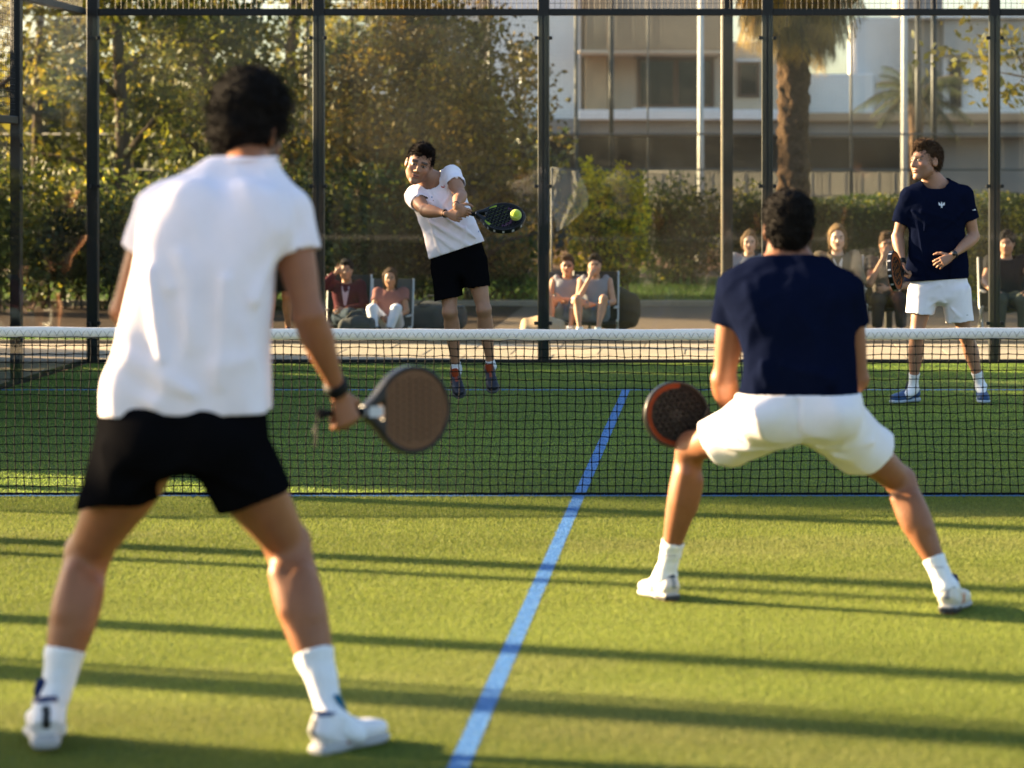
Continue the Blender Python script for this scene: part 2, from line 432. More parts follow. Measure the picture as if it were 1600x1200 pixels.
# behind the back wall: paving slabs, a grass strip, the gravel path, the lawn, the planting bed
sheet('grass_verge', -60, 60, 12.5, 13.9, -0.004, M_lawn)
sheet('gravel_path', -60, 60, 13.9, 20.3, -0.002, M_path)
sheet('shrub_bed', -60, -1.75, 14.7, 20.28, 0.003, mat('dark_mulch', (0.045, 0.03, 0.02), 0.95, 0.05, var=0.5, vscale=9, bump=0.8, bscale=40))
sheet('lawn_ground', -60, 60, 20.42, 29.5, 0.0, M_lawn)
sheet('planting_bed', -60, 60, 29.6, 47.0, 0.002, mat('bark_mulch', (0.10, 0.055, 0.035), 0.95, 0.1, var=0.5, vscale=9, bump=0.8, bscale=40))
pv = link('pavement', None) if False else bpy.data.objects.new('pavement', None); C.objects.link(pv); pv['kind'] = 'structure'
slabs = []
for k in range(3):
    mb = MB(); mb.box((0.004, 0.004, -0.05), (0.796, 0.796, 0.0), 0.006)
    slabs.append(mb.mesh('slab')); slabs[-1].materials.append(mat('slab_stone_%s' % 'abc'[k], [(0.36,0.29,0.22),(0.40,0.32,0.235),(0.33,0.275,0.205)][k], 0.85, 0.2, var=0.14, vscale=6, bump=0.25, bscale=70))
for i in range(-9, 8):
    for j in range(3):
        o = bpy.data.objects.new('paving_slab', slabs[random.Random(i*7+j).randrange(3)]); C.objects.link(o); o.parent = pv
        o.location = (i*0.8+(0.4 if j % 2 else 0), 10.09+j*0.8, 0.004*random.Random(i+j*31).random()+0.012)
mb = MB(); mb.box((-60, 20.30, -0.1), (60, 20.42, 0.07), 0.008); mb.build('lawn_kerb', mat('kerb_stone', (0.24, 0.19, 0.14), 0.9, 0.2, var=0.2, vscale=9), kind='structure')
mb = MB(); mb.box((-60, 12.49, -0.1), (60, 12.58, 0.05), 0.006); mb.build('verge_kerb', MATS['kerb_stone'], kind='structure')
r = np.random.default_rng(5); n = 60000
x = r.uniform(-14, 9, n); y = np.where(r.random(n) < 0.75, r.uniform(20.45, 29.4, n), r.uniform(12.6, 13.85, n)); h = r.uniform(0.03, 0.075, n); a = r.uniform(0, 6.28, n)
b = np.stack([x, y, 0*x], 1); d = np.stack([np.cos(a)*0.008, np.sin(a)*0.008, 0*x], 1); tip = b+np.stack([r.normal(0, .02, n), r.normal(0, .02, n), h], 1)
cc = np.repeat(np.array([0.07, 0.125, 0.02])*r.uniform(0.6, 1.5, n)[:, None]*(1+0.3*noise3((x, y, 0*x), 8, 1.0))[:, None], 3, 0)
tag(link('lawn_grass', mesh_np('lawn_grass', np.stack([b-d, b+d, tip], 1).reshape(-1, 3), np.arange(3*n).reshape(n, 3), cols=cc), mat('grass_blade', (0.1, 0.17, 0.03), 0.6, 0.2, attr='col', trans=0.4)),
    'mown green lawn and verge behind the glass court wall', 'grass', kind='stuff')

# ------------------------------------------------------------------ the enclosure: posts, beams, panes, clamps, wire mesh
M_steel = mat('black_steel', (0.006, 0.007, 0.008), 0.42, 0.3, var=0.2, vscale=20)
M_wire = mat('wire_black', (0.015, 0.016, 0.016), 0.5, 0.4)
def glass_mat(name, dust=0.009, tint=(0.93, 0.96, 0.95), ior=1.40):
    m = bpy.data.materials.new(name); m.use_nodes = True; nt = m.node_tree; N = nt.nodes; L = nt.links; N.remove(N['Principled BSDF'])
    tr = N.new('ShaderNodeBsdfTransparent'); tr.inputs[0].default_value = (*tint, 1)
    gl = N.new('ShaderNodeBsdfGlossy'); gl.inputs['Roughness'].default_value = 0.03
    fr = N.new('ShaderNodeFresnel'); fr.inputs[0].default_value = ior
    ge = N.new('ShaderNodeNewGeometry'); inv = N.new('ShaderNodeMath'); inv.operation = 'SUBTRACT'; inv.inputs[0].default_value = 1.0; L.new(ge.outputs['Backfacing'], inv.inputs[1])
    fm = N.new('ShaderNodeMath'); fm.operation = 'MULTIPLY'; L.new(fr.outputs[0], fm.inputs[0]); L.new(inv.outputs[0], fm.inputs[1])   # the far face of a pane does not mirror again
    m1 = N.new('ShaderNodeMixShader'); L.new(fm.outputs[0], m1.inputs[0]); L.new(tr.outputs[0], m1.inputs[1]); L.new(gl.outputs[0], m1.inputs[2])
    df = N.new('ShaderNodeBsdfDiffuse'); df.inputs[0].default_value = (0.62, 0.62, 0.58, 1)
    tl = N.new('ShaderNodeBsdfTranslucent'); tl.inputs[0].default_value = (0.62, 0.6, 0.5, 1); ad = N.new('ShaderNodeMixShader')
    L.new(df.outputs[0], ad.inputs[1]); L.new(tl.outputs[0], ad.inputs[2])
    tc = N.new('ShaderNodeTexCoord'); n = N.new('ShaderNodeTexNoise'); n.inputs['Scale'].default_value = 0.8; n.inputs['Detail'].default_value = 5; n.inputs['Distortion'].default_value = 1.2
    L.new(tc.outputs['Object'], n.inputs[0]); mr = N.new('ShaderNodeMapRange'); mr.inputs[1].default_value = 0.4; mr.inputs[2].default_value = 0.8
    mr.inputs[3].default_value = dust*0.4; mr.inputs[4].default_value = dust*2.2; L.new(n.outputs[0], mr.inputs[0])
    m2 = N.new('ShaderNodeMixShader'); L.new(mr.outputs[0], m2.inputs[0]); L.new(m1.outputs[0], m2.inputs[1]); L.new(ad.outputs[0], m2.inputs[2])
    L.new(m2.outputs[0], N['Material Output'].inputs[0]); MATS[name] = m; return m
M_glass = glass_mat('court_glass'); M_glass2 = glass_mat('side_glass', 0.003, (.97, .98, .97), 1.30)
def copy_obj(o, loc=None, parent=None):
    c_ = o.copy(); C.objects.link(c_)
    if loc is not None: c_.location = loc
    if parent is not None: c_.parent = parent; c_.matrix_parent_inverse = o.matrix_parent_inverse.copy()
    return c_
enc = empty('court_enclosure', (0, 0, 0), 'black steel padel court enclosure with clear glass panes and wire mesh above', 'court fence')
BX = [ENX0, -2.83, -0.84, 1.14, 3.15, 5.17]; GT = 3.10
def mesh_panel(p0, p1, z0, z1, st=0.05, r=0.0021, parent=enc, m=M_wire, name='wire_mesh'):
    """welded wire mesh between two ground points, joined: thousands of crossings"""
    p0 = np.array(p0, float); p1 = np.array(p1, float); L = np.linalg.norm(p1-p0); mb = MB(); d = (p1-p0)/L
    for i in range(int(L/st)+1):
        q = p0+d*i*st; mb.tube([(q[0], q[1], z0), (q[0], q[1], z1)], r, 4, False, False)
    for j in range(int((z1-z0)/st)+1):
        z = z0+j*st; mb.tube([(p0[0], p0[1], z), (p1[0], p1[1], z)], r, 4, False, False)
    return mb.build(name, m, parent, kind=None)
for i, x in enumerate(BX):
    w = 0.05
    MB().box((x-w, ENY+0.02, 0), (x+w, ENY+0.10, 4.1), 0.006).build('post', M_steel, enc)
    if i < 5:
        x1 = BX[i+1]
        MB().box((x+0.008, ENY-0.004, 0.03), (x1-0.008, ENY+0.008, GT-0.035)).build('glass_pane', M_glass, enc)
        MB().box((x+w, ENY+0.03, GT-0.03), (x1-w, ENY+0.09, GT+0.03), 0.005).build('beam', M_steel, enc)
        MB().box((x+w, ENY+0.03, 4.0), (x1-w, ENY+0.09, 4.06), 0.005).build('beam', M_steel, enc)
        MB().box((x+w, ENY+0.03, 0.0), (x1-w, ENY+0.09, 0.028)).build('bottom_rail', M_steel, enc)
        mesh_panel((x+w, ENY+0.06), (x1-w, ENY+0.06), GT+0.03, 4.0)
    for z in (0.35, 1.56, 2.87):
        for s in (-1, 1):
            if (i == 0 and s < 0) or (i == 5 and s > 0): continue
            MB().box((x+s*0.062-0.018, ENY-0.012, z-0.016), (x+s*0.062+0.018, ENY+0.02, z+0.016), 0.004).build('clamp', M_steel, enc)
# left side wall: one tall pane at the corner, then lower panes with mesh over them
SY = [10.0, 7.65, 5.6, 3.5, 1.0, -1.0, -3.0, -5.0, -7.0, -9.0]
for i, y in enumerate(SY):
    if i > 0: MB().box((ENX0-0.10, y-(0.05 if i < 4 else 0.09), 0), (ENX0-0.02, y+(0.05 if i < 4 else 0.09), 4.1 if i < 3 else 3.05), 0.006).build('post', M_steel, enc)
    if i < len(SY)-1:
        y1 = SY[i+1]; top = GT if i == 0 else 2.1
        if i < 3:
            MB().box((ENX0-0.008, y1+0.008, 0.03), (ENX0+0.004, y-0.008, top-0.035)).build('glass_pane', M_glass2, enc)
            MB().box((ENX0-0.09, y1+0.05, top-0.03), (ENX0-0.03, y-0.05, top+0.03), 0.005).build('beam', M_steel, enc)
            MB().box((ENX0-0.09, y1+0.05, 0.0), (ENX0-0.03, y-0.05, 0.04)).build('bottom_rail', M_steel, enc)
            mesh_panel((ENX0-0.06, y1+0.05), (ENX0-0.06, y-0.05), top+0.03, 4.0)
        if i < 2: MB().box((ENX0-0.09, y1+0.05, 4.0), (ENX0-0.03, y-0.05, 4.06), 0.005).build('beam', M_steel, enc)
        for z in (0.35, 1.56, 2.87 if i == 0 else 1.9):
            if i < 3: MB().box((ENX0-0.02, y-0.105, z-0.016), (ENX0+0.012, y-0.05, z+0.016), 0.004).build('clamp', M_steel, enc)
# two slim tubes and a light mast outside the near side of the court: they throw the bands of shade
def pole(name, x, y, z1, r, m, label, cat, group=None, arm=None):
    o = empty(name, (x, y, 0), label, cat, group)
    MB().tube([(x, y, 0), (x, y, z1)], [r*1.15, r], 12).build('shaft', m, o)
    MB().box((x-r*2.2, y-r*2.2, 0), (x+r*2.2, y+r*2.2, 0.02)).build('base_plate', m, o)
    return o
pole('slim_post', ENX0-0.3, -1.30, 4.2, 0.05, M_steel, 'slim black post outside the near left court wall', 'post')
pole('slim_post', ENX0-0.3, -3.72, 4.2, 0.03, M_steel, 'thinnest black post outside the near left court wall', 'post')
pole('light_mast', ENX0-0.35, -3.92, 6.0, 0.12, M_steel, 'thick black light mast outside the near left court wall', 'light mast')

# ------------------------------------------------------------------ the net
net = empty('tennis_net', (0, 0, 0), 'black court net with a white top band across the padel court', 'net')
M_cord = mat('net_cord', (0.004, 0.004, 0.005), 0.7, 0.1)
M_tape = mat('net_tape', (0.88, 0.85, 0.85), 0.8, 0.2, var=0.08, vscale=30, bump=0.35, bscale=180)
XL, XR = ENX0+0.02, ENX1-0.02
def ntop(x): return 0.868+0.04*(abs(x)/5.0)**2
st = 0.0435; mb = MB(); r = np.random.default_rng(3); NX = int((XR-XL)/st); NZ = 19
gx = np.array([[XL+i*st+0.0032*math.sin(i*0.9+j*0.7)+r.normal(0, 0.0010)+0.006*math.sin(i*0.05+j*0.22) for j in range(NZ+1)] for i in range(NX+1)])
gz = np.array([[0.012+(ntop(XL+i*st)-0.055-0.012)*j/NZ+0.0022*math.sin(i*1.3+j)+r.normal(0, 0.0008)+0.004*math.sin(i*0.08+j*0.5) for j in range(NZ+1)] for i in range(NX+1)])
gy = np.array([[0.006*math.sin(i*0.11+j*0.3) for j in range(NZ+1)] for i in range(NX+1)])
def cords(path, rad):       # three-sided cords, built in bulk
    p = np.asarray(path); n = len(p); ang = np.array([0.5, 2.6, 4.7])
    return p
vv, ff = [], []
def bulk_tube(p, rad, axis):
    n = len(p); ang = np.array([0.5, 2.6, 4.7]); o = sum(len(q) for q in vv)
    if axis == 'z': off = np.stack([np.cos(ang), np.sin(ang), 0*ang], 1)*rad
    else: off = np.stack([0*ang, np.cos(ang), np.sin(ang)], 1)*rad
    vv.append((p[:, None, :]+off[None]).reshape(-1, 3)); i = np.arange(n-1)[:, None]*3; q = np.arange(3)[None]; q2 = (q+1) % 3
    ff.append(np.stack([(i+q), (i+q2), (i+3+q2), (i+3+q)], -1).reshape(-1, 4)+o)
for i in range(NX+1): bulk_tube(np.stack([gx[i], gy[i], gz[i]], 1), 0.0030, 'z')
for j in range(NZ+1): bulk_tube(np.stack([gx[:, j], gy[:, j], gz[:, j]], 1), 0.0030, 'x')
under(link('cord_mesh', mesh_np('cord_mesh', np.concatenate(vv), np.concatenate(ff)), M_cord), net)
mb = MB()
for i in range(NX+1):
    for j in range(1, NZ): mb.box((gx[i][j]-0.004, gy[i][j]-0.004, gz[i][j]-0.004), (gx[i][j]+0.004, gy[i][j]+0.004, gz[i][j]+0.004))
mb.build('knots', M_cord, net)
def band(zo0, zo1, th, name, m, seg_=120, wav=0.0015):
    xs = np.linspace(XL, XR, seg_+1); prof = [(-th, zo0), (-th, (zo0+zo1)/2), (-th, zo1-0.003), (-th*.5, zo1), (th*.5, zo1), (th, zo1-0.003), (th, zo0)]
    v = np.array([(x, q[0]+0.001*math.sin(x*9), ntop(x)+q[1]+wav*math.sin(x*13+q[1]*90)) for x in xs for q in prof]); k = len(prof)
    i = (np.arange(seg_)[:, None]*k+np.arange(k)[None]); i2 = (np.arange(seg_)[:, None]*k+(np.arange(k)[None]+1) % k)
    return under(link(name, mesh_np(name, v, np.stack([i.ravel(), i2.ravel(), (i2+k).ravel(), (i+k).ravel()], 1)), m, smooth=False), net)
band(-0.056, 0.0, 0.005, 'top_band', M_tape)
mb = MB()
for i in range(NX):           # scalloped stitching along the band
    x0 = XL+i*st; mb.tube([(x0+st*t, -0.0065, ntop(x0)-0.046+0.030*math.sin(math.pi*t)) for t in (0, .12, .3, .5, .7, .88, 1)], 0.0014, 4, False)
mb.build('stitching', mat('stitch_thread', (0.36, 0.35, 0.34), 0.8), net)
MB().tube([(x, 0, 0.010) for x in np.linspace(XL, XR, 40)], 0.008, 6).build('bottom_rope', M_cord, net)
for x in (XL-0.02, XR+0.02): MB().tube([(x, 0, 0), (x, 0, 0.95)], 0.03, 12).build('net_post', M_steel, net)
# ------------------------------------------------------------------ plants
def leaf_mesh(name, cen, size, r, cols, up=0.25, shape=1.8):
    n = len(cen); a = r.normal(size=(n, 3)); a[:, 2] -= up; a /= np.linalg.norm(a, axis=1)[:, None]
    b = r.normal(size=(n, 3)); b -= (b*a).sum(1)[:, None]*a; b /= np.linalg.norm(b, axis=1)[:, None]
    s = size*r.uniform(0.6, 1.3, n)[:, None]; w = s/shape*0.5
    v = np.stack([cen-a*s*0.5, cen+b*w, cen+a*s*0.5, cen-b*w], 1).reshape(-1, 3)
    return mesh_np(name, v, np.arange(4*n).reshape(n, 4), cols=np.repeat(cols, 4, 0))
M_leaf = mat('leaf', (0.07, 0.1, 0.02), 0.5, 0.3, attr='col', trans=0.45)
M_bark = mat('bark', (0.075, 0.055, 0.038), 0.95, 0.1, var=0.45, vscale=14, bump=0.9, bscale=24, stretch=(1, 1, 0.25), bdist=0.03)
def leafcols(n, r, c0, c1, yellow=0.0, cy=(0.26, 0.20, 0.022)):
    g = r.random(n)[:, None]; c_ = np.array(c0)*(1-g)+np.array(c1)*g
    m = r.random(n) < yellow; c_[m] = np.array(cy)*r.uniform(0.6, 1.2, m.sum())[:, None]
    return c_
def tree(x, y, h, spread, label, nleaf=9000, c0=(0.045, 0.075, 0.014), c1=(0.10, 0.13, 0.022), yellow=0.12, size=0.10, seed=0, low=0.3,
         lean=0.0, trunk=0.12, name='tree', group='trees behind the court', limbs=11, clump=0.28, droop=0.0):
    r = np.random.default_rng(seed+100); root = empty(name, (x, y, 0), label, 'tree', group)
    mb = MB(); base = V(x, y, 0); top = V(x+lean, y, h*0.93)
    pts = [base+(top-base)*t+V(0.12*math.sin(5*t+seed), 0.1*math.cos(4*t+seed), 0)*t for t in np.linspace(0, 1, 9)]
    mb.tube(pts, [trunk*(1-0.85*t)+0.01 for t in np.linspace(0, 1, 9)], 9)
    ends = []
    for i in range(limbs):
        t = low+(1-low)*((i+0.5)/limbs)**0.9; p = base+(top-base)*t; a = i*2.4+seed; ln = spread*(1.05-0.62*t)*r.uniform(0.75, 1.15)
        q = p+V(math.cos(a)*ln*0.5, math.sin(a)*ln*0.5, ln*0.35); e = p+V(math.cos(a)*ln, math.sin(a)*ln, ln*(0.45-droop))
        mb.tube([p, q, e], [trunk*0.45*(1-t)+0.02, trunk*0.25*(1-t)+0.014, 0.006], 6); ends += [(p+q)/2, q, (q+e)/2, e, e]
        for k in range(3):
            s2 = q+(e-q)*r.random(); e2 = s2+r.normal(0, ln*0.28, 3); mb.tube([s2, e2], [0.012, 0.004], 4, False); ends.append(e2)
    ends.append(top); mb.build('trunk', M_bark, root)
    ends = np.array(ends); cl = ends[r.integers(0, len(ends), int(nleaf/28))]+r.normal(0, spread*0.13, (int(nleaf/28), 3))
    idx = r.integers(0, len(cl), nleaf); cen = cl[idx]+r.normal(0, clump*0.5, (nleaf, 3))*np.array([1, 1, 0.85+droop*2]); cen[:, 2] = np.maximum(cen[:, 2], 0.05)
    clc = r.uniform(0.6, 1.35, len(cl))[idx][:, None]; c_ = leafcols(nleaf, r, c0, c1, yellow)*clc
    under(link('crown', leaf_mesh('crown', cen, size, r, c_), M_leaf), root)
    return root
def bush(x, y, w, d, h, label, n=5000, c0=(0.03, 0.055, 0.012), c1=(0.07, 0.10, 0.02), yellow=0.0, size=0.07, seed=0, name='bush', cat='bush', group=None, box=False, cy=(0.4, 0.34, 0.03), z0=0.0, core=True):
    r = np.random.default_rng(seed+900); root = empty(name, (x, y, 0), label, cat, group)
    if box:
        cen = r.random((n, 3))*2-1; k = r.integers(0, 3, n); kk = np.arange(n)
        cen[kk, k] = np.sign(cen[kk, k])*r.uniform(0.86, 1.05, n); cen[:, 2] = np.abs(cen[:, 2])
        P3 = cen*np.array([w/2, d/2, h]); P3 += 0.10*np.stack([noise3(P3.T*1.0, seed+q, 3.5) for q in range(3)], 1)
    else:
        a = r.normal(size=(n, 3)); a /= np.linalg.norm(a, axis=1)[:, None]; rad = r.uniform(0.55, 1.0, n)**0.5
        rad *= 1+0.34*noise3(a.T, seed, 4.2, octs=3); P3 = a*rad[:, None]*np.array([w/2, d/2, h/2]); P3[:, 2] += h*0.52
        ns = n//5; sh = r.integers(0, 16, ns); sx = r.uniform(-.42, .42, 16)*w; sy = r.uniform(-.4, .4, 16)*d; sz = h*r.uniform(.85, 1.15, 16); tt = r.random(ns)
        P3[:ns] = np.stack([sx[sh]+r.normal(0, .05, ns), sy[sh]+r.normal(0, .05, ns), sz[sh]*(.5+.5*tt)], 1)
    P3[:, 2] = np.maximum(P3[:, 2], 0.03)+z0; clm = 1+0.4*noise3(P3.T, seed+5, 5.0, octs=2)
    yl = np.clip(yellow*(0.3+1.4*P3[:, 2]/h), 0, 1); c_ = leafcols(n, r, c0, c1); m = r.random(n) < yl; c_[m] = np.array(cy)*r.uniform(0.5, 1.2, m.sum())[:, None]
    c_ = c_*np.clip(clm, 0.4, 1.7)[:, None]; P3 = P3+np.array([x, y, 0])
    o = under(link('foliage', leaf_mesh('foliage', P3, size, r, c_), M_leaf), root)
    mb = MB()
    for q in range(7):
        e = V(x+r.uniform(-.35, .35)*w, y+r.uniform(-.35, .35)*d, h*0.8); mb.tube([(x+0.1*(q-3)*min(w, 1), y, 0), (V(x, y, 0)+e)/2+V(0.05, 0, 0.1), e], [0.02, 0.014, 0.005], 5, False)
    mb.build('stems', M_bark, root)
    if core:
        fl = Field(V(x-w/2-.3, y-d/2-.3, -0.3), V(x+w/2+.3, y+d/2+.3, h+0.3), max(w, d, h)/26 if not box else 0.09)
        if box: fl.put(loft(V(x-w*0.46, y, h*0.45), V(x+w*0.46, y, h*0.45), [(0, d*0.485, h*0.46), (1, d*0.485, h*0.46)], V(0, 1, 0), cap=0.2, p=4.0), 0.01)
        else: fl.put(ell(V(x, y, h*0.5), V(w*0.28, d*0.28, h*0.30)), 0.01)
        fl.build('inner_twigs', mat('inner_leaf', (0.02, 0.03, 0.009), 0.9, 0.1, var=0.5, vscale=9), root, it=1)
    return root
# trees on the left, seen through the glass
DG0, DG1 = (0.040, 0.052, 0.008), (0.13, 0.13, 0.015)
BR0, BR1 = (0.085, 0.058, 0.009), (0.24, 0.15, 0.020)
def at(px, D): return CAMX+(px-VX)*D/FPX
T = [ # px, D, h, spread, leaves, tone, label
 (-60, 36, 7.5, 2.6, 10200, 'y', 'leafy tree just past the left end of the glass wall'),
 (60, 40, 8.0, 2.4, 8160, 'y', 'leafy tree seen through the glass pane at the left corner post'),
 (190, 37, 6.2, 1.7, 6800, 'g', 'dense green tree with a bare straight trunk right of the corner post'),
 (262, 43, 8.6, 1.9, 5100, 'y', 'yellow green tree behind the dense green one near the corner post'),
 (330, 39, 4.4, 1.7, 6120, 'g', 'green tree behind the shoulder of the man in the white shirt'),
 (455, 42, 7.2, 1.5, 4760, 'g', 'tall green tree just left of the second glass post'),
 (560, 46, 5.2, 1.9, 6120, 'y', 'pale hazy tree behind the brown tree'),
 (655, 37, 3.95, 1.75, 17000, 'b', 'golden brown autumn tree behind the jumping player'),
 (735, 35.5, 3.0, 1.0, 5000, 'b', 'small brown tree right behind the jumping player racket'),
 (1800, 34, 6.5, 2.4, 8160, 'y', 'leafy tree beyond the right end of the back wall'),
 (2100, 38, 7.0, 2.6, 8160, 'g', 'green tree farther right beyond the back wall'),
 (2350, 31, 6.0, 2.4, 6800, 'y', 'rightmost yellow green tree beyond the court corner'),
 (812, 40, 3.6, 0.9, 1500, 'b', 'sparse thin sapling before the white house wall'),
]
for k, (px, D, h, sp, nl, tone, lab) in enumerate(T):
    c0, c1, yl = {'g': (DG0, DG1, 0.10), 'y': ((0.085, 0.092, 0.014), (0.26, 0.23, 0.03), 0.35), 'b': (BR0, BR1, 0.18)}[tone]
    tree(at(px, D), D-CAMD, h, sp, lab, nl, c0, c1, yl, 0.125 if tone != 'b' else 0.10, seed=k*3+1, low=0.12 if tone != 'y' else 0.3, trunk=0.13 if tone == 'g' else 0.08, limbs=13 if nl > 2000 else 7)
# undergrowth behind the seated people on the left, each shrub its own thing
SH = [(-40, 33, 2.0, 1.9), (90, 34, 2.2, 1.6), (205, 34, 1.9, 1.5), (330, 35, 2.2, 1.9), (450, 34, 2.2, 1.6), (560, 35, 1.9, 1.75), (650, 36, 1.8, 1.5), (300, 45, 5, 3.2), (560, 48, 6, 3.0), (80, 46, 5, 3.4)]
lb = ['dark shrub past the left end of the glass wall', 'dark shrub seen through the corner side pane', 'dark green shrub right of the corner post', 'green shrub behind the man in the white shirt',
      'green shrub left of the second glass post', 'shrub behind the man in the maroon jacket', 'shrub behind the woman in white trousers', 'large dark thicket behind the left trees', 'large dark thicket behind the brown tree', 'large dark thicket at the far left']
for k, (px, D, w, h) in enumerate(SH):
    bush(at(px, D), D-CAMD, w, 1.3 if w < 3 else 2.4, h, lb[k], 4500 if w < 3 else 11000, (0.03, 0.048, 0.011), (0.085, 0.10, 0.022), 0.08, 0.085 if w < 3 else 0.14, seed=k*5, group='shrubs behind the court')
bush(at(795, 36), 36-CAMD, 1.0, 0.9, 1.0, 'low fresh green bush left of the middle glass post', 3200, (0.04, 0.085, 0.015), (0.09, 0.15, 0.03), 0.05, 0.06, 71)
bush(at(950, 37.5), 37.5-CAMD, 1.15, 1.0, 1.75, 'tall yellow green bush before the house', 8000, (0.07, 0.12, 0.010), (0.26, 0.30, 0.02), 0.5, 0.075, 72, cy=(0.75, 0.58, 0.02))
bush(at(1060, 41), 41-CAMD, 1.3, 1.1, 1.45, 'round dark green bush right of the yellow green bush', 5200, (0.025, 0.05, 0.012), (0.06, 0.085, 0.018), 0.06, 0.07, 73)
bush(at(1165, 41), 41-CAMD, 1.3, 1.1, 1.4, 'dark bush behind the head of the crouching player', 5200, (0.025, 0.045, 0.012), (0.07, 0.075, 0.02), 0.08, 0.07, 74)
bush(at(1440, 41), 41-CAMD, 4.2, 0.9, 1.27, 'long clipped green hedge behind the player in navy', 14000, (0.03, 0.055, 0.010), (0.075, 0.105, 0.02), 0.06, 0.07, 75, 'hedge', 'hedge', box=True)
bush(at(1580, 34), 34-CAMD, 1.5, 0.9, 1.22, 'yellowing bush at the right edge behind the seated man', 5000, (0.05, 0.08, 0.015), (0.13, 0.14, 0.025), 0.28, 0.07, 76)
# unseen hedge and shrubs added beyond the left wall to shape the court's shade
bush(-6.75, 6.05, 0.9, 7.3, 2.98, 'high dense hedge along the outside of the left court wall', 26000, (0.03, 0.055, 0.012), (0.07, 0.10, 0.02), 0.03, 0.11, 80, 'hedge', 'hedge', box=True)
for k, (y, d) in enumerate(((10.45, 0.75), (11.55, 0.8))):
    bush(-6.75, y, 0.8, d, 3.0, ['clipped shrub column beside the end of the high hedge', 'clipped shrub column farther from the high hedge'][k], 3500, (0.03, 0.055, 0.012), (0.07, 0.10, 0.02), 0, 0.09, 82+k, box=True)
bush(-6.75, -4.95, 0.9, 0.95, 2.4, 'clipped shrub outside the near end of the left court wall', 5000, (0.03, 0.055, 0.012), (0.07, 0.10, 0.02), 0, 0.09, 85, box=True)

# palms
def palm(px, D, hz, tr, ln, nf, label, seed, droop=1.0, cf=((0.10, 0.085, 0.02), (0.26, 0.18, 0.04)), skirt=True):
    r = np.random.default_rng(seed); x, y = at(px, D), D-CAMD; root = empty('palm_tree', (x, y, 0), label, 'palm tree', 'palms before the house')
    fl = Field(V(x-tr*2, y-tr*2, -0.05), V(x+tr*2, y+tr*2, hz+0.3), tr/7)
    fl.put(loft(V(x, y, 0), V(x, y, hz), [(0, tr*1.15, tr*1.15), (0.3, tr*0.95, tr*0.95), (0.8, tr, tr), (1, tr*1.25, tr*1.25)], V(1, 0, 0), 0.3), 0.01)
    fl.disp(lambda X, Y, Z: tr*0.16*np.maximum(0, np.sin(Z*26+3*np.sin(np.arctan2(Y-y, X-x)*3)))*np.cos(np.arctan2(Y-y, X-x)*7+np.floor(Z*4.1)*1.4)+tr*0.05*noise3((X, Y, Z), 4, 40))
    fl.build('trunk', mat('palm_bark', (0.105, 0.062, 0.035), 0.95, 0.1, var=0.5, vscale=16, bump=1.0, bscale=40, bdist=0.03), root, it=0)
    V0, F0, C0 = [], [], []; o = 0; mbs = MB()
    for k in range(nf):
        a = r.uniform(0, 6.28); el = r.uniform(-0.9, 1.1) if skirt else r.uniform(-0.2, 1.2); L = ln*r.uniform(0.75, 1.1); pts = []; p = V(x, y, hz+0.05); d = V(math.cos(a)*math.cos(el), math.sin(a)*math.cos(el), math.sin(el))
        for s in range(9):
            pts.append(p.copy()); p = p+d*L/8; d = nrm(d+V(0, 0, -0.17*droop))
        mbs.tube(pts, [0.018*(1-s/9)+0.003 for s in range(9)], 4, False); side0 = nrm(np.cross(d, V(0, 0, 1))+V(1e-3, 0, 0))
        col = np.array(cf[0])+(np.array(cf[1])-np.array(cf[0]))*r.random()
        for s in range(1, 42):
            t = s/42*8; i = int(t); q = pts[min(i, 7)]+(pts[min(i, 7)+1]-pts[min(i, 7)])*(t-i); dd = nrm(pts[min(i, 7)+1]-pts[min(i, 7)]); sd2 = nrm(np.cross(dd, V(0, 0, 1))+V(1e-3, 0, 0))
            for sg in (-1, 1):
                ll = L*0.26*math.sin(math.pi*(0.12+0.8*s/42)); tip = q+sd2*sg*ll*0.75+dd*ll*0.45+V(0, 0, -ll*(0.35+0.3*droop))+r.normal(0, 0.02, 3)
                V0 += [q-dd*0.010, q+dd*0.010, tip]; F0.append((o, o+1, o+2)); o += 3; C0 += [col*r.uniform(0.7, 1.3)]*3
    under(link('fronds', mesh_np('fronds', np.array(V0), np.array(F0), cols=np.array(C0)), M_leaf), root); mbs.build('frond_ribs', M_bark, root)
    return root
palm(1240, 38, 4.35, 0.235, 1.30, 230, 'large palm with a shaggy brown trunk and golden drooping fronds', 3, 2.0, cf=((0.14, 0.10, 0.018), (0.50, 0.31, 0.05)))
palm(1432, 52, 3.0, 0.13, 1.25, 34, 'small dark palm farther off, before the grey house', 5, 0.9, cf=((0.04, 0.055, 0.02), (0.08, 0.09, 0.03)), skirt=False)

# ------------------------------------------------------------------ mesh fence beyond the lawn, masts, posts
FD = 43.6; fy = FD-CAMD
ff_ = empty('wire_fence', (0, fy, 0), 'tall wire mesh fence with thin uneven posts beyond the lawn', 'fence')
M_gp = mat('grey_post', (0.10, 0.095, 0.085), 0.6, 0.4, var=0.2, vscale=9)
mesh_panel((-11.5, fy), (6.5, fy), 0.05, 5.2, 0.055, 0.0017, ff_, mat('wire_grey', (0.11, 0.11, 0.11), 0.5, 0.4))
for px, w in ((765, 7), (900, 6), (955, 8), (1012, 3), (1435, 9), (1460, 9), (1330, 4), (1560, 7), (196, 9), (314, 7), (395, 6), (480, 9), (625, 5), (60, 8)):
    x = at(px, FD); rr = w/99/2
    MB().tube([(x, fy+0.03+rr, 0), (x, fy+0.03+rr, 5.3)], rr, 10).build('post', M_steel if px not in (900, 1012, 1330) else M_gp, ff_)
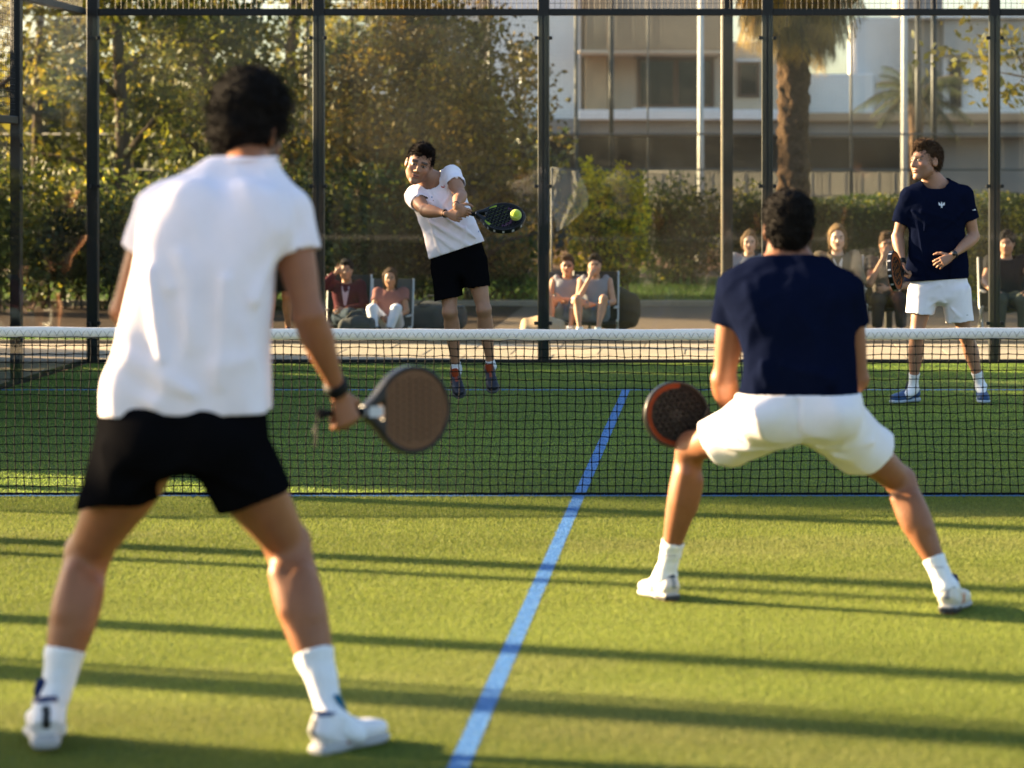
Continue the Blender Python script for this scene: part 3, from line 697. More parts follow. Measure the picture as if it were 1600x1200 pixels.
for z in (0.08, 1.72, 2.28, 5.2): MB().tube([(-11.5, fy-0.012, z), (6.5, fy-0.012, z)], 0.016, 6).build('rail', M_gp, ff_)
p2 = empty('square_post', (at(1137, 27), 27-CAMD, 0), 'wide dark square post just behind the back glass, left of the crouching player', 'post')
MB().box((at(1137, 27)-0.052, 27-CAMD-0.05, 0), (at(1137, 27)+0.052, 27-CAMD+0.05, 4.6), 0.006).build('shaft', mat('brown_steel', (0.012, 0.011, 0.010), 0.5, 0.3), p2)
MB().tube([(at(1129, 27)-0.006, 27-CAMD-0.03, 0), (at(1129, 27)-0.006, 27-CAMD-0.03, 4.6)], 0.009, 8).build('cable_tube', mat('pale_tube', (0.5, 0.42, 0.3), 0.4, 0.5), p2)  # pale tube puts the post's sunlit left edge into colour
M_mast = mat('white_mast', (0.55, 0.54, 0.50), 0.6, 0.4, var=0.12, vscale=6)
def lamp_mast(px, D, z1, w, lab, n):
    x, y = at(px, D), D-CAMD; r_ = w*D/FPX/2; o = empty('lamp_post', (x, y, 0), lab, 'lamp post', 'white lamp posts before the house')
    MB().tube([(x, y, 0), (x, y, z1)], [r_*1.15, r_*0.95], 12).build('shaft', M_mast, o); MB().tube([(x, y, 0), (x, y, 0.25)], r_*1.7, 12).build('base', M_mast, o)
    MB().box((x-0.25, y-0.12, z1), (x+0.25, y+0.12, z1+0.10), 0.02).build('lamp_head', M_mast, o)
lamp_mast(817, 49, 3.9, 11, 'shortest white lamp post, behind the sparse sapling', 1)
lamp_mast(1095, 49, 4.95, 9, 'white lamp post before the brown framed window', 2)
lamp_mast(1413, 49, 6.0, 9, 'tallest white lamp post, above the head of the player in navy', 3)

# ------------------------------------------------------------------ the house
HD = 60.0; hy = HD-CAMD
M_white = mat('white_render', (0.82, 0.79, 0.76), 0.85, 0.2, var=0.07, vscale=1.5, bump=0.15, bscale=40)
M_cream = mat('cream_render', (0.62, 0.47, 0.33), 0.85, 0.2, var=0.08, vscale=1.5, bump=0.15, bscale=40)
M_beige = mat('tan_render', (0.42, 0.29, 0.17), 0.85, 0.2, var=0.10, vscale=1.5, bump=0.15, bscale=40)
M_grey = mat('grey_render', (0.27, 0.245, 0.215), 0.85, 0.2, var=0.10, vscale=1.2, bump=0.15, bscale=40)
M_recess = mat('dark_grey_render', (0.085, 0.08, 0.075), 0.85, 0.2, var=0.15, vscale=1.2)  # dark colour stands for the shade in the recess under the floor slab
M_wood = mat('brown_frame', (0.10, 0.045, 0.02), 0.5, 0.4, var=0.3, vscale=20)
M_pane = mat('window_pane', (0.012, 0.013, 0.014), 0.08, 0.35)
def hx(px, D=HD): return CAMX+(px-VX)*D/FPX
def hz(py, D=HD): return CAMH-(py-VY)*D/FPX
def slab(o, name, x0, x1, ytop, ybot, dy0, dy1, m, D=HD):
    return MB().box((hx(x0), hy+dy0, max(hz(ybot), -0.02)), (hx(x1), hy+dy1, hz(ytop)), 0.02).build(name, m, o)
def window(o, x0, x1, y0, y1, dy, m=M_wood, bars=1, jog=0.0):
    a, b, z0, z1 = hx(x0), hx(x1), hz(y1), hz(y0); t = 0.07; mb = MB()
    mb.box((a, hy+dy-0.05, z0), (b, hy+dy+0.03, z0+t)); mb.box((a, hy+dy-0.05, z1-t), (b, hy+dy+0.03, z1))
    mb.box((a, hy+dy-0.05, z0+t), (a+t, hy+dy+0.03, z1-t)); mb.box((b-t, hy+dy-0.05, z0+t), (b, hy+dy+0.03, z1-t))
    for i in range(bars):
        xm = a+(b-a)*((i+1)/(bars+1)+jog); mb.box((xm-0.06, hy+dy-0.05, z0+t), (xm+0.06, hy+dy+0.03, z1-t))
    w = mb.build('window', m, o)
    p = MB().box((a+0.02, hy+dy-0.005, z0+0.02), (b-0.02, hy+dy+0.01, z1-0.02)).build('pane', M_pane); p.parent = w
    return w
h1 = empty('house', (hx(1000), hy, 0), 'modern cream and white house with a brown framed window behind the palm', 'house')
slab(h1, 'wall', 560, 742, -120, 470, 1.2, 6, M_white)
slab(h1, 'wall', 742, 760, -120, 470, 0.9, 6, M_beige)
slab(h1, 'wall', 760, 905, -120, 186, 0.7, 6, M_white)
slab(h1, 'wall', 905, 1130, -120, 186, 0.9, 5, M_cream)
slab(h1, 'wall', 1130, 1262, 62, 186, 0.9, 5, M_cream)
slab(h1, 'balcony_front', 950, 1128, 22, 80, -0.5, -0.3, M_beige)
slab(h1, 'balcony_floor', 905, 1128, 80, 86, -0.5, 0.9, M_cream)
slab(h1, 'wall', 912, 948, -40, 176, 0.4, 0.88, M_beige)
slab(h1, 'floor_slab', 560, 905, 186, 212, -0.4, 5, M_grey)
slab(h1, 'floor_slab', 905, 1262, 172, 188, -0.3, 5, M_white)
slab(h1, 'floor_slab', 905, 1262, 188, 212, 0.0, 5, M_grey)
slab(h1, 'ground_floor_wall', 560, 1262, 212, 470, 2.5, 6, M_recess)
window(h1, 994, 1116, 88, 167, 0.86, bars=1)
slab(h1, 'lintel', 988, 1122, 83, 88, 0.75, 0.9, M_wood)
slab(h1, 'sill', 985, 1125, 167, 171, 0.70, 0.9, M_white)
slab(h1, 'sill', 1150, 1190, 90, 94, 0.8, 0.9, M_white); window(h1, 1152, 1188, 94, 150, 0.86, bars=0)
h2 = empty('house', (hx(1450), hy, 0), 'grey and white flat roofed house at the right of the palm', 'house')
slab(h2, 'floor_slab', 1262, 1620, 176, 190, 0.0, 6, M_beige)
slab(h2, 'floor_slab', 1262, 1620, 190, 214, 0.2, 6, M_grey)
slab(h2, 'wall', 1262, 1370, 112, 176, 1.3, 6, M_white)
slab(h2, 'wall', 1345, 1420, 18, 176, 2.0, 6, M_white)
slab(h2, 'wall', 1420, 1480, -60, 176, 1.2, 6, M_grey)
slab(h2, 'wall', 1480, 1620, 84, 176, 1.2, 6, M_white)
slab(h2, 'wall', 1480, 1620, 26, 84, 0.9, 6, mat('mid_grey_render', (0.42, 0.40, 0.37), 0.85, 0.2, var=0.08, vscale=1.5))
slab(h2, 'roof_edge', 1418, 1620, 20, 26, 0.7, 6, M_white)
window(h2, 1490, 1510, 90, 166, 1.14, M_steel, 0)
slab(h2, 'ground_floor_wall', 1262, 1432, 214, 470, 2.8, 6, M_recess)
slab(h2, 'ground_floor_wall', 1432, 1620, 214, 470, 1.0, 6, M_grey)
# low garden fence of pale bars
gf = empty('garden_fence', (hx(1200, 52), 52-CAMD, 0), 'low pale metal bar fence before the dark ground floor of the houses', 'fence')
for px in range(1010, 1425, 26):
    x = hx(px, 52); MB().tube([(x, 52-CAMD, 0), (x, 52-CAMD, hz(266, 52))], 0.022, 6).build('fence_post', M_gp, gf)
for py in (268, 306, 325): MB().tube([(hx(1005, 52), 52-CAMD-0.03, hz(py, 52)), (hx(1425, 52), 52-CAMD-0.03, hz(py, 52))], 0.02, 6).build('rail', M_gp, gf)
mb = MB(); 
for k in range(160): x = hx(1006+k*2.6, 52); mb.tube([(x, 52-CAMD+0.03, 0.05), (x, 52-CAMD+0.03, hz(268, 52))], 0.006, 3, False, False)
mb.build('fence_bars', M_gp, gf)
# wooded rise far behind, closing the gaps between the trunks
for k, (px, D, w, h) in enumerate(((120, 75, 14, 4.2), (420, 78, 10, 3.6))):
    bush(at(px, D), D-CAMD, w, 4, h, ['distant dark trees at the far left', 'distant trees behind the second glass post'][k], 9000, (0.04, 0.06, 0.015), (0.10, 0.11, 0.03), 0.05, 0.28, 90+k, 'far_trees', 'trees')
# see-through sheet behind the glass, standing in for a pale smear on it
cl = empty('white_cloth', P(885, 270, 29), 'thin white see-through cloth hanging right of the middle glass post', 'cloth')
cm = bpy.data.materials.new('veil'); cm.use_nodes = True; nt = cm.node_tree; b = nt.nodes['Principled BSDF']; b.inputs['Base Color'].default_value = (0.6, 0.57, 0.52, 1); b.inputs['Alpha'].default_value = 0.2; b.inputs['Roughness'].default_value = 0.9
vv_ = []; outline = [(862, 262, 905, 268), (860, 280, 912, 285), (860, 300, 920, 305), (862, 320, 918, 322), (866, 340, 905, 335), (870, 362, 886, 352)]
for (xa, ya, xb, yb) in outline:
    for t in np.linspace(0, 1, 9): vv_.append(P(xa+(xb-xa)*t, ya+(yb-ya)*t, 29+0.06*math.sin(t*11+ya*0.05)))
i = np.arange(5)[:, None]*9+np.arange(8)[None]
o = link('cloth_sheet', mesh_np('cloth_sheet', np.array(vv_), np.stack([i.ravel(), (i+1).ravel(), (i+10).ravel(), (i+9).ravel()], 1)), cm, smooth=True); under(o, cl)
MB().tube([P(862, 262, 29), P(905, 267, 29)], 0.008, 6).build('hanging_rod', M_gp, cl)  # rod and stake are added supports for the smear sheet
MB().tube([P(862, 262, 29), P(862, 262, 29)*V(1, 1, 0)], 0.012, 6).build('stake', M_gp, cl)
# ------------------------------------------------------------------ figures
M_skin = mat('skin', (0.42, 0.23, 0.15), 0.48, 0.35, attr='col', var=0.15, vscale=11, bump=0.25, bscale=160, sss=0.10, bdist=0.004)
M_hairD = mat('hair_dark', (0.010, 0.008, 0.007), 0.75, 0.1, var=0.5, vscale=90, bump=0.8, bscale=160)
M_hairB = mat('hair_brown', (0.060, 0.034, 0.018), 0.75, 0.1, var=0.5, vscale=90, bump=0.8, bscale=160)
M_hairL = mat('hair_blond', (0.17, 0.105, 0.05), 0.75, 0.1, var=0.4, vscale=60, bump=0.7, bscale=120)
def cloth(name, col, var=0.05, rough=0.85, sheen=0.0, spec=0.05, **k): return mat(name, col, rough, spec, var=var, vscale=7, bump=0.25, bscale=420, sheen=sheen, bdist=0.002, **k)
M_wtee = cloth('white_jersey', (0.90, 0.83, 0.88), trans=0.10)
M_navy = cloth('navy_jersey', (0.0042, 0.0062, 0.018), rough=1.0, sheen=0.0, spec=0.0)
M_black = cloth('black_cloth', (0.0040, 0.0040, 0.0048), rough=1.0, spec=0.0, sheen=0.0)
M_wshort = cloth('white_twill', (0.84, 0.80, 0.82), trans=0.08)
M_sock = mat('sock_knit', (0.80, 0.80, 0.82), 0.9, 0.1, var=0.05, vscale=30, bump=0.6, bscale=260, bdist=0.004, stretch=(2.2, 2.2, 0.5))
M_shoe = mat('shoe_paint', (0.7, 0.7, 0.7), 0.5, 0.4, attr='col', var=0.06, vscale=40, bump=0.15, bscale=200)
M_rubber = mat('dark_rubber', (0.004, 0.004, 0.005), 0.6, 0.2)

def head_prims(fl, o, R, s=1.0, gender=0, face=True):
    """o: point between the ears; R columns: right-to-left x, forward y, up z"""
    q = lambda x, y, z: o+R@(V(x, y, z)*s)
    e = lambda c, r: ell(q(*c), V(*r)*s, R)
    fl.put(e((0, -.014, .034), (.075, .096, .084)), .02)
    fl.put(e((0, .030, -.022), (.063, .066, .088)), .03)
    for g in (-1, 1):
        fl.put(seg(q(g*.050, .005, -.060), q(g*.014, .070, -.104), .019*s, .015*s), .03)
        fl.put(e((g*.043, .062, -.026), (.022, .022, .020)), .02)
        fl.put(seg(q(g*.044, .078, .020), q(g*.012, .091, .020), .009*s, .010*s), .014)
    fl.put(e((0, .082, -.106), (.022, .016, .016)), .018)
    fl.put(e((0, .040, -.055), (.052, .050, .050)), .03)
    if face:
        for g in (-1, 1): fl.put(e((g*.031, .099, .001), (.019, .013, .012)), .012, 's')
        fl.put(seg(q(0, .092, .012), q(0, .112, -.030), .0075*s, .0105*s), .010)
        for g in (-1, 1):
            fl.put(e((g*.0125, .101, -.035), (.008, .010, .008)), .006)
            fl.put(e((g*.031, .0805, .001), (.0140, .0120, .0115)), .002)
        fl.put(e((0, .0905, -.060), (.024, .013, .0068)), .005); fl.put(e((0, .0890, -.071), (.021, .013, .0075)), .005)
        fl.put(seg(q(-.022, .099, -.0655), q(.022, .099, -.0655), .0018*s), .004, 's')
    for g in (-1, 1):
        c = q(g*.079, -.012, -.008); Rz = R@np.array(Matrix.Rotation(g*0.35, 3, 'Z')); fl.put(ell(c, V(.009, .020, .032)*s, Rz), .008)
        fl.put(ell(q(g*.087, -.008, -.006), V(.006, .009, .017)*s, Rz), .004, 's')
def hand_prims(fl, w, f, n, t, s=1.0, curl=(20, 30, 20), spread=1.0, thumb=0.5, thin=1.0):
    """w wrist, f towards the knuckles, n out of the palm, t towards the thumb"""
    f = nrm(f); n = nrm(n-np.dot(n, f)*f); t = nrm(t-np.dot(t, f)*f-np.dot(t, n)*n); k = .012*s
    fl.put(loft(w+f*.008*s, w+f*.088*s, [(0, .026*s, .018*s), (.5, .036*s, .015*s), (1, .040*s, .013*s)], t, .5), k)
    for i, (off, L) in enumerate(((.029, .94), (.010, 1.05), (-.010, .98), (-.028, .78))):
        p = w+f*(.090-.004*abs(i-1.2))*s+t*off*s; a = 0; d0 = nrm(f+t*(.15-.1*i)*spread)
        for L0, c, r0, r1 in ((.043, curl[0], .0092, .0085), (.027, curl[1], .0085, .0078), (.022, curl[2], .0078, .0068)):
            a += math.radians(c*(1+.06*i)); d = d0*math.cos(a)+n*math.sin(a); q = p+d*L0*L*s; fl.put(seg(p, q, r0*s*thin, r1*s*thin), .0035*s); p = q
    p = w+f*.028*s+t*.026*s+n*.006*s; d = nrm(f*.62+t*.70+n*.35*thumb)
    for L0, r0, r1 in ((.042, .0135, .0108), (.032, .0108, .0095), (.026, .0095, .0080)):
        q = p+d*L0*s; fl.put(seg(p, q, r0*s, r1*s), .006*s); p = q; d = nrm(d+f*.25+n*.45*thumb-t*.55*thumb)
def limb_u(a, b, ref):
    n = nrm(b-a); r_ = np.asarray(ref, float); return nrm(r_-np.dot(r_, n)*n)
def arm_prims(fl, sh, el, wr, s=1.0, m=1.0, face=V(0, 1, 0)):
    u = limb_u(sh, el, face); k = .03*s
    fl.put(ell(sh, V(.050, .050, .054)*s*m), k)
    fl.put(loft(sh, el, [(0, .056*s*m, .052*s*m), (.35, .052*s*m, .050*s*m, .004), (.6, .047*s*m, .046*s*m, .004), (.9, .038*s*m, .040*s), (1, .037*s*m, .039*s)], u), k)
    u2 = limb_u(el, wr, face)
    fl.put(loft(el, wr, [(0, .038*s*m, .040*s*m), (.22, .043*s*m, .044*s*m), (.5, .038*s*m, .036*s*m), (.8, .028*s, .026*s), (1, .028*s, .021*s)], u2), .022*s)
def leg_prims(fl, hp, kn, an, fwd, s=1.0, m=1.0):
    mid = (hp+an)/2; kd = kn-mid; ax = nrm(an-hp); kd = kd-np.dot(kd, ax)*ax
    kd = fwd if np.linalg.norm(kd) < .03 else nrm(nrm(kd)+0.6*nrm(fwd))
    u = limb_u(hp, kn, kd)
    fl.put(loft(hp, kn, [(0, .074*s*m, .076*s*m, -.004), (.3, .080*s*m, .078*s*m, .004), (.65, .068*s*m, .064*s*m, .006), (.9, .055*s*m, .052*s*m), (1, .052*s*m, .050*s*m)], u, .5), .03)
    fl.put(ell(kn+u*.016*s, V(.036, .036, .042)*s*m), .03)
    shank(fl, kn, an, kd, s, m)
def shank(fl, kn, an, kd, s=1.0, m=1.0, g_=0.0):
    u = limb_u(kn, an, kd)
    fl.put(loft(kn, an, [(0, .051*s*m+g_, .050*s*m+g_), (.12, .050*s*m+g_, .051*s*m+g_, -.008), (.32, .059*s*m+g_, .056*s*m+g_, -.020), (.5, .053*s*m+g_, .050*s*m+g_, -.016), (.72, .038*s*m+g_, .036*s*m+g_, -.006), (.92, .032*s+g_, .031*s+g_, -.002), (1, .034*s+g_, .032*s+g_, 0)], u, .5), .028)
    # the two heads of the calf and the shin edge
    for g in (-1, 1):
        v = np.cross(nrm(an-kn), u); c = kn+(an-kn)*(.30+.03*g)-u*.042*s*m+v*g*.022*s*m; fl.put(seg(c-nrm(an-kn)*.05*s, c+nrm(an-kn)*.05*s, .026*s*m+g_, .020*s*m+g_), .03)
def sock_on(root, hp, kn, an, fwd, s, m, top, toe, mt=None, h=.0055, g_=.0065):
    """a sock drawn over the shank up to the point top"""
    mid = (hp+an)/2; kd = kn-mid; ax = nrm(an-hp); kd = kd-np.dot(kd, ax)*ax; kd = fwd if np.linalg.norm(kd) < .03 else nrm(nrm(kd)+0.6*nrm(fwd))
    up = nrm(kn-an); fl = Field(np.minimum(an, top)-.14, np.maximum(an, top)+.14, h); shank(fl, kn, an, kd, s, m, g_)
    fl.put(seg(an, an+nrm(toe)*.07+V(0, 0, -.04), .040*s, .030*s), .02)
    w = wrinkle(int(abs(an[0])*991) % 50, .0035, 42, (.5, .5, 1.6), False); fl.disp(lambda X, Y, Z: w(X, Y, Z)+.0008*np.sin(np.arctan2(Y-an[1], X-an[0])*34)); fl.cut(top, up, R=.16, reach=.9)
    return fl.build('sock', mt or M_sock, root, it=1)
def foot_prims(fl, an, toe, s=1.0):
    fl.put(seg(an, toe, .036*s, .026*s), .03)
def face_cols(v, o, R, s, skin, lip=(.33, .12, .09), brow=(.03, .018, .012), beard=0.0, beardc=(.05, .032, .022), cap=None, glasses=False):
    q = ((v-o)@R)/s; x, y, z = q.T; c_ = np.tile(np.array(skin, float), (len(v), 1)); near = (np.abs(x) < .12) & (np.abs(y) < .16) & (np.abs(z) < .16)
    def blend(m, colr, a=1.0):
        a = np.clip(m, 0, 1)[:, None]*a; nonlocal c_
        c_ = c_*(1-a)+np.array(colr)*a
    fr = near & (y > .03)
    blend(fr*np.exp(-(np.hypot(np.abs(x)-.042, z+.028)/.022)**2), (skin[0]*1.12, skin[1]*.82, skin[2]*.8), .45)
    if beard > 0:
        m = near*(np.clip((-.030-z)/.03, 0, 1))*np.clip((y+.02)/.03, 0, 1)*np.clip((z+.150)/.02, 0, 1); lipz = np.exp(-(np.hypot(x/.027, (z+.065)/.014))**4)
        blend(m*(1-lipz), beardc, beard); blend(near*np.exp(-((np.abs(x)-.070)/.012)**2)*(np.abs(z+.02) < .04)*(y > -.01), beardc, beard*.7)
    blend(fr*(np.hypot(x/.025, (z+.0655)/.0125) < 1)*(y > .083), lip, .8)
    blend(fr*(np.abs(z+.0655) < .0022)*(np.abs(x) < .022)*(y > .08), (.08, .03, .025), .9)
    ax = np.abs(x); bz = .0245-.10*(ax-.03)**1*0.3; blend(fr*(np.abs(z-bz) < .0075)*(ax > .011)*(ax < .052)*(y > .055), brow, .9)
    eye = fr*(np.hypot((ax-.031)/.0150, (z-.001)/.0068) < 1)*(y > .07); blend(eye, (.24, .21, .19), .85)
    blend(fr*(np.hypot(ax-.031, z-.001) < .0062)*(y > .07), (.02, .012, .008), 1.0)
    blend(fr*(np.abs(np.hypot((ax-.031)/.0170, (z-.001)/.0088)-1) < .16)*(y > .07)*(z > 0), (.05, .03, .02), .85)
    if glasses: blend(fr*(np.hypot((ax-.032)/.024, (z-.0)/.016) < 1)*(y > .06), (.012, .010, .010), 1.0)
    blend(near*np.exp(-(np.hypot(np.abs(x)-.012, z+.042)/.004)**2)*(y > .08), (.12, .05, .035), .8)
    return c_
def headR(yaw, pitch, roll):
    """yaw 0 faces away from the lens (+y); 180 faces it; positive turns to the figure's left"""
    M = Matrix.Rotation(math.radians(yaw), 3, 'Z') @ Matrix.Rotation(math.radians(roll), 3, 'Y') @ Matrix.Rotation(math.radians(pitch), 3, 'X')
    return np.array(M)
def hair_front(fl, q, R, fr_z, seed):
    X, Y, Z = fl.grid(fl.sub(V(-99, -99, -99), V(99, 99, 99))); n = R@V(0, .845, -.534); p = q(0, .090, fr_z+.010)
    d = (X-p[0])*n[0]+(Y-p[1])*n[1]+(Z-p[2])*n[2]+.008*noise3((X, Y, Z), seed+3, 150, octs=1)+.010*np.minimum(0, ((X-p[0])*R[0, 0]+(Y-p[1])*R[1, 0])*0); fl.D = np.maximum(fl.D, d.astype(np.float32))
def make_hair(root, o, R, s, m, thick=.014, top=.02, curl=.006, wl=110, front=.075, back=-.075, fr_z=.055, strands=1500, slen=.022, seed=0, h=.005, side=-.02, long_=0.0, kink=1.0, quiff=0.0):
    q = lambda x, y, z: o+R@(V(x, y, z)*s)
    ext = .17+long_; fl = Field(o-ext*s, o+ext*s, h)
    fl.put(ell(q(0, -.022, .036+top*.4), V(.0745+thick, .094+thick, .082+top)*s, R), .01)
    if quiff: fl.put(ell(q(0, .052, .098+top*.6), V(.050, .036, .020+quiff)*s, R), .03)
    fl.put(ell(q(0, -.055, -.012), V(.062+thick*.5, .050+thick, .070)*s, R), .03)
    if long_: 
        for g in (-1, 1): fl.put(seg(q(g*.068, -.02, .03), q(g*.070, .012, -.06-long_), .030*s, .020*s), .03)
        fl.put(seg(q(0, -.07, .03), q(0, -.06, -.06-long_), .055*s, .040*s), .03)
    fl.disp(lambda X, Y, Z: curl*noise3((X, Y, Z), seed, wl, octs=2))
    # the face and the neck are left free of hair
    hair_front(fl, q, R, fr_z, seed) if not long_ else fl.cut(q(0, .055, fr_z), R@V(0, 1, -.30), open_=False)
    if not long_:
        fl.cut(q(0, back*0, side-.068), R@V(0, .32, -1), open_=False)
        for g in (-1, 1): fl.put(ell(q(g*.085, .045, -.045), V(.03, .052, .055)*s, R), .012, 's'); fl.put(ell(q(g*.094, -.010, -.012), V(.022, .026, .036)*s, R), .006, 's')
    v, f = fl.nets(); v = fl.smooth(v, f, 1); r = np.random.default_rng(seed); nv = len(v)
    me0 = mesh_np('tmp', v, f); no = np.zeros(nv*3); me0.vertices.foreach_get('normal', no); no = no.reshape(-1, 3); bpy.data.meshes.remove(me0)
    vv, ff = [v], [f]; i = r.integers(0, nv, strands); p = v[i]-no[i]*.003; d = nrm_rows(no[i]*.7+r.normal(0, .5, (strands, 3))*kink+(R@V(0, -.2, -.35))[None]); base = nv
    cur = p; wv = nrm_rows(np.cross(d, r.normal(size=(strands, 3)))); rows = []
    for k_ in range(4):
        rows.append((cur-wv*.0016*s*(1-k_/4.2), cur+wv*.0016*s*(1-k_/4.2))); cur = cur+d*slen*s/3*r.uniform(.6, 1.2, strands)[:, None]; d = nrm_rows(d+r.normal(0, .42*kink, (strands, 3))+(R@V(0, -.1, -.28))[None])
    st_ = np.stack([q2 for pair in rows for q2 in pair], 1); vv.append(st_.reshape(-1, 3)); b0 = base+np.arange(strands)*8
    for k_ in range(3): ff.append(np.stack([b0+2*k_, b0+2*k_+1, b0+2*k_+3, b0+2*k_+2], 1))
    return under(link('hair', mesh_np('hair', np.concatenate(vv), np.concatenate(ff)), m, smooth=True), root)
def nrm_rows(a): return a/np.maximum(np.linalg.norm(a, axis=1), 1e-9)[:, None]

def shoe(root, heel, toe, s=1.0, h=.005, upper=(.70, .68, .70), solec=(.36, .35, .34), accent=(.3, .05, .03), lining=(.02, .03, .09), name='shoe', pitch_up=V(0, 0, 1), heeltab=(.01, .01, .01), sole2=None, stripe=True, hs=1.0, tongue=None):
    """a court shoe from heel to toe, sole on the line between them"""
    f = toe-heel; L = np.linalg.norm(f); f = f/L; up = nrm(pitch_up-np.dot(pitch_up, f)*f); sd_ = np.cross(f, up); s = L/.29
    lo = np.minimum(heel, toe)-.10; hi = np.maximum(heel, toe)+.16
    q = lambda a, b, c_: heel+f*a*s+sd_*b*s+up*c_*s*hs
    def mk(kind):
        fl = Field(lo, hi, h)
        if kind == 'upper':
            fl.put(loft(q(.035, 0, .052), q(.262, 0, .040), [(0, .036*s, .040*s), (.25, .037*s, .042*s), (.5, .042*s, .036*s, .002), (.75, .049*s, .034*s, .002), (.92, .046*s, .029*s), (1, .038*s, .024*s, 0)], sd_, .7, p=2.4), .01)
            fl.put(loft(q(.030, 0, .060), q(.050, 0, .112), [(0, .038*s, .042*s), (1, .034*s, .040*s)], sd_, .3), .03)
            fl.put(loft(q(.085, 0, .085), q(.150, 0, .068), [(0, .030*s, .022*s), (1, .030*s, .016*s)], sd_, .6), .03)
            fl.put(loft(q(.045, 0, .075), q(.052, 0, .15), [(0, .020*s, .026*s), (1, .026*s, .034*s)], sd_, .2), .008, 's')
            fl.cut(q(0, 0, .014), -up, open_=False)
        else:
            prof = [(0, .034*s, .014*s), (.2, .039*s, .015*s), (.45, .036*s, .013*s), (.7, .053*s, .0145*s), (.92, .047*s, .014*s), (1, .032*s, .012*s)]
            fl.put(loft(q(.012, 0, .014), q(.278, 0, .015), prof, sd_, 1.0, p=3.0), .01)
            fl.put(loft(q(.02, 0, .024), q(.09, 0, .020), [(0, .034*s, .016*s), (1, .034*s, .008*s)], sd_, .8, p=3.0), .02)
        return fl
    def cu(v):
        a, b, c_ = (((v-heel)@np.stack([f, sd_, up], 1))/s).T; k = np.tile(np.array(upper, float), (len(v), 1))
        k[(c_ > .108*hs) & (a < .095)] = lining
        if stripe:
            m = (np.abs(b) > .026) & (a > .09) & (a < .155) & (c_ > .025) & (c_ < .075) & ((np.abs((a-.125)*1.2-(c_-.05)) < .010) | (np.abs((a-.125)*1.2+(c_-.05)) < .009)); k[m] = accent
        k[(a < .004) & (c_ > .060) & (np.abs(b) < .011)] = heeltab
        k[(a > .11) & (a < .17) & (np.abs(b) < .011) & (c_ > .06)] = np.array(lining)*.9
        return k
    def cs2(v):
        a, b, c_ = (((v-heel)@np.stack([f, sd_, up], 1))/s).T; k = np.tile(np.array(solec, float), (len(v), 1))
        if sole2 is not None: k[(c_ > .006) & (c_ < .028) & (a < .09)] = sole2
        k[c_ < .0045] = accent if sole2 is not None else np.array(solec)*.6
        return k
    o = mk('upper').build(name, M_shoe, root, cu, 1); o2 = mk('sole').build('sole', M_shoe, None, cs2, 1); o2.parent = o
    mb = MB()
    for j in range(5):
        a = .10+.013*j; z = .104-.010*j; mb.tube([q(a, -.020, z-.008), q(a+.004, 0, z+.001), q(a, .020, z-.008)], .0024*s, 5)
    tg = Field(q(.10, 0, .11)-.07, q(.10, 0, .11)+.07, h); tg.put(loft(q(.115, 0, .095*hs/hs), q(.088, 0, .150), [(0, .024*s, .014*s), (.6, .029*s, .012*s), (1, .024*s, .008*s)], sd_, .6), .01)
    to = tg.build('tongue', mat('tongue_'+'_'.join('%d' % (z_*100) for z_ in (tongue or lining)), tuple(tongue or lining), .8, .1), None, it=1); to.parent = o
    lc = mb.build('laces', mat('lace', (.5, .5, .5), .9)); lc.parent = o
    return o
def sock(root, an, up_pt, r0, r1, m=None, s=1.0, h=.006, toe=None):
    fl = Field(np.minimum(an, up_pt)-.12, np.maximum(an, up_pt)+.12, h); u = limb_u(an, up_pt, V(0, 1, 0))
    fl.put(loft(an, up_pt, [(0, r0*1.06, r0*1.14), (.25, r0*.96, r0*1.0), (.7, r1*.97, r1*.97), (.93, r1, r1), (1.0, r1*1.02, r1*1.02)], u, 1.0), .01)
    fl.put(seg(an+V(0, 0, .0), (an+V(0, 0, -.045)) if toe is None else an+nrm(toe)*.07+V(0, 0, -.04), r0*.95, r0*.7), .02)
    fl.cut(up_pt-nrm(up_pt-an)*.004, nrm(up_pt-an), R=.09); n = nrm(up_pt-an)
    fl.disp(lambda X, Y, Z: .0012*np.sin(((X-an[0])*n[0]+(Y-an[1])*n[1]+(Z-an[2])*n[2])*260)*0+.0022*noise3((X, Y, Z), 3, 45, stretch=(.6, .6, 2)))
    return fl.build('sock', m or M_sock, root, it=1)
def wristband(root, wr, el, r, w, m, name='wristband', t=.03, oval=.9):
    n = nrm(el-wr); fl = Field(wr-.09, wr+.09, .004); c_ = wr+n*t
    fl.put(loft(c_, c_+n*w, [(0, r, r*oval), (1, r*1.03, r*1.03*oval)], limb_u(wr, el, V(0, 0, 1)), .25), .004)
    return fl.build(name, m, root, it=1)
def decal(root, target, polys, o, u, v_, d, m, name='emblem', off=.0022):
    """flat print laid on cloth: polygons in (u, v) metres round point o, dropped along d onto the target"""
    me = target.data; n = len(me.vertices); co = np.zeros(n*3); me.vertices.foreach_get('co', co); co = co.reshape(-1, 3)
    fc = [tuple(p.vertices) for p in me.polygons if np.linalg.norm(co[p.vertices[0]]-o) < .25]
    bv = BVHTree.FromPolygons([Vector(q) for q in co], fc); mb = MB()
    for poly in polys:
        pts = []; k = len(poly)
        cen = (sum(p[0] for p in poly)/k, sum(p[1] for p in poly)/k); ring = []
        for i in range(k):
            a, b = poly[i], poly[(i+1) % k]
            ring += [a, ((a[0]+b[0])/2, (a[1]+b[1])/2)]
        for (a, b) in [cen]+ring:
            p = o+u*a+v_*b; h_ = bv.ray_cast(Vector(p-d*.3), Vector(d)); hit = np.array(h_[0]) if h_[0] is not None else p; pts.append(hit-d*off)
        kk = len(ring); mb.add(pts, [(0, 1+i, 1+(i+1) % kk) for i in range(kk)], True)
    e = mb.build(name, m); e.parent = target; return e

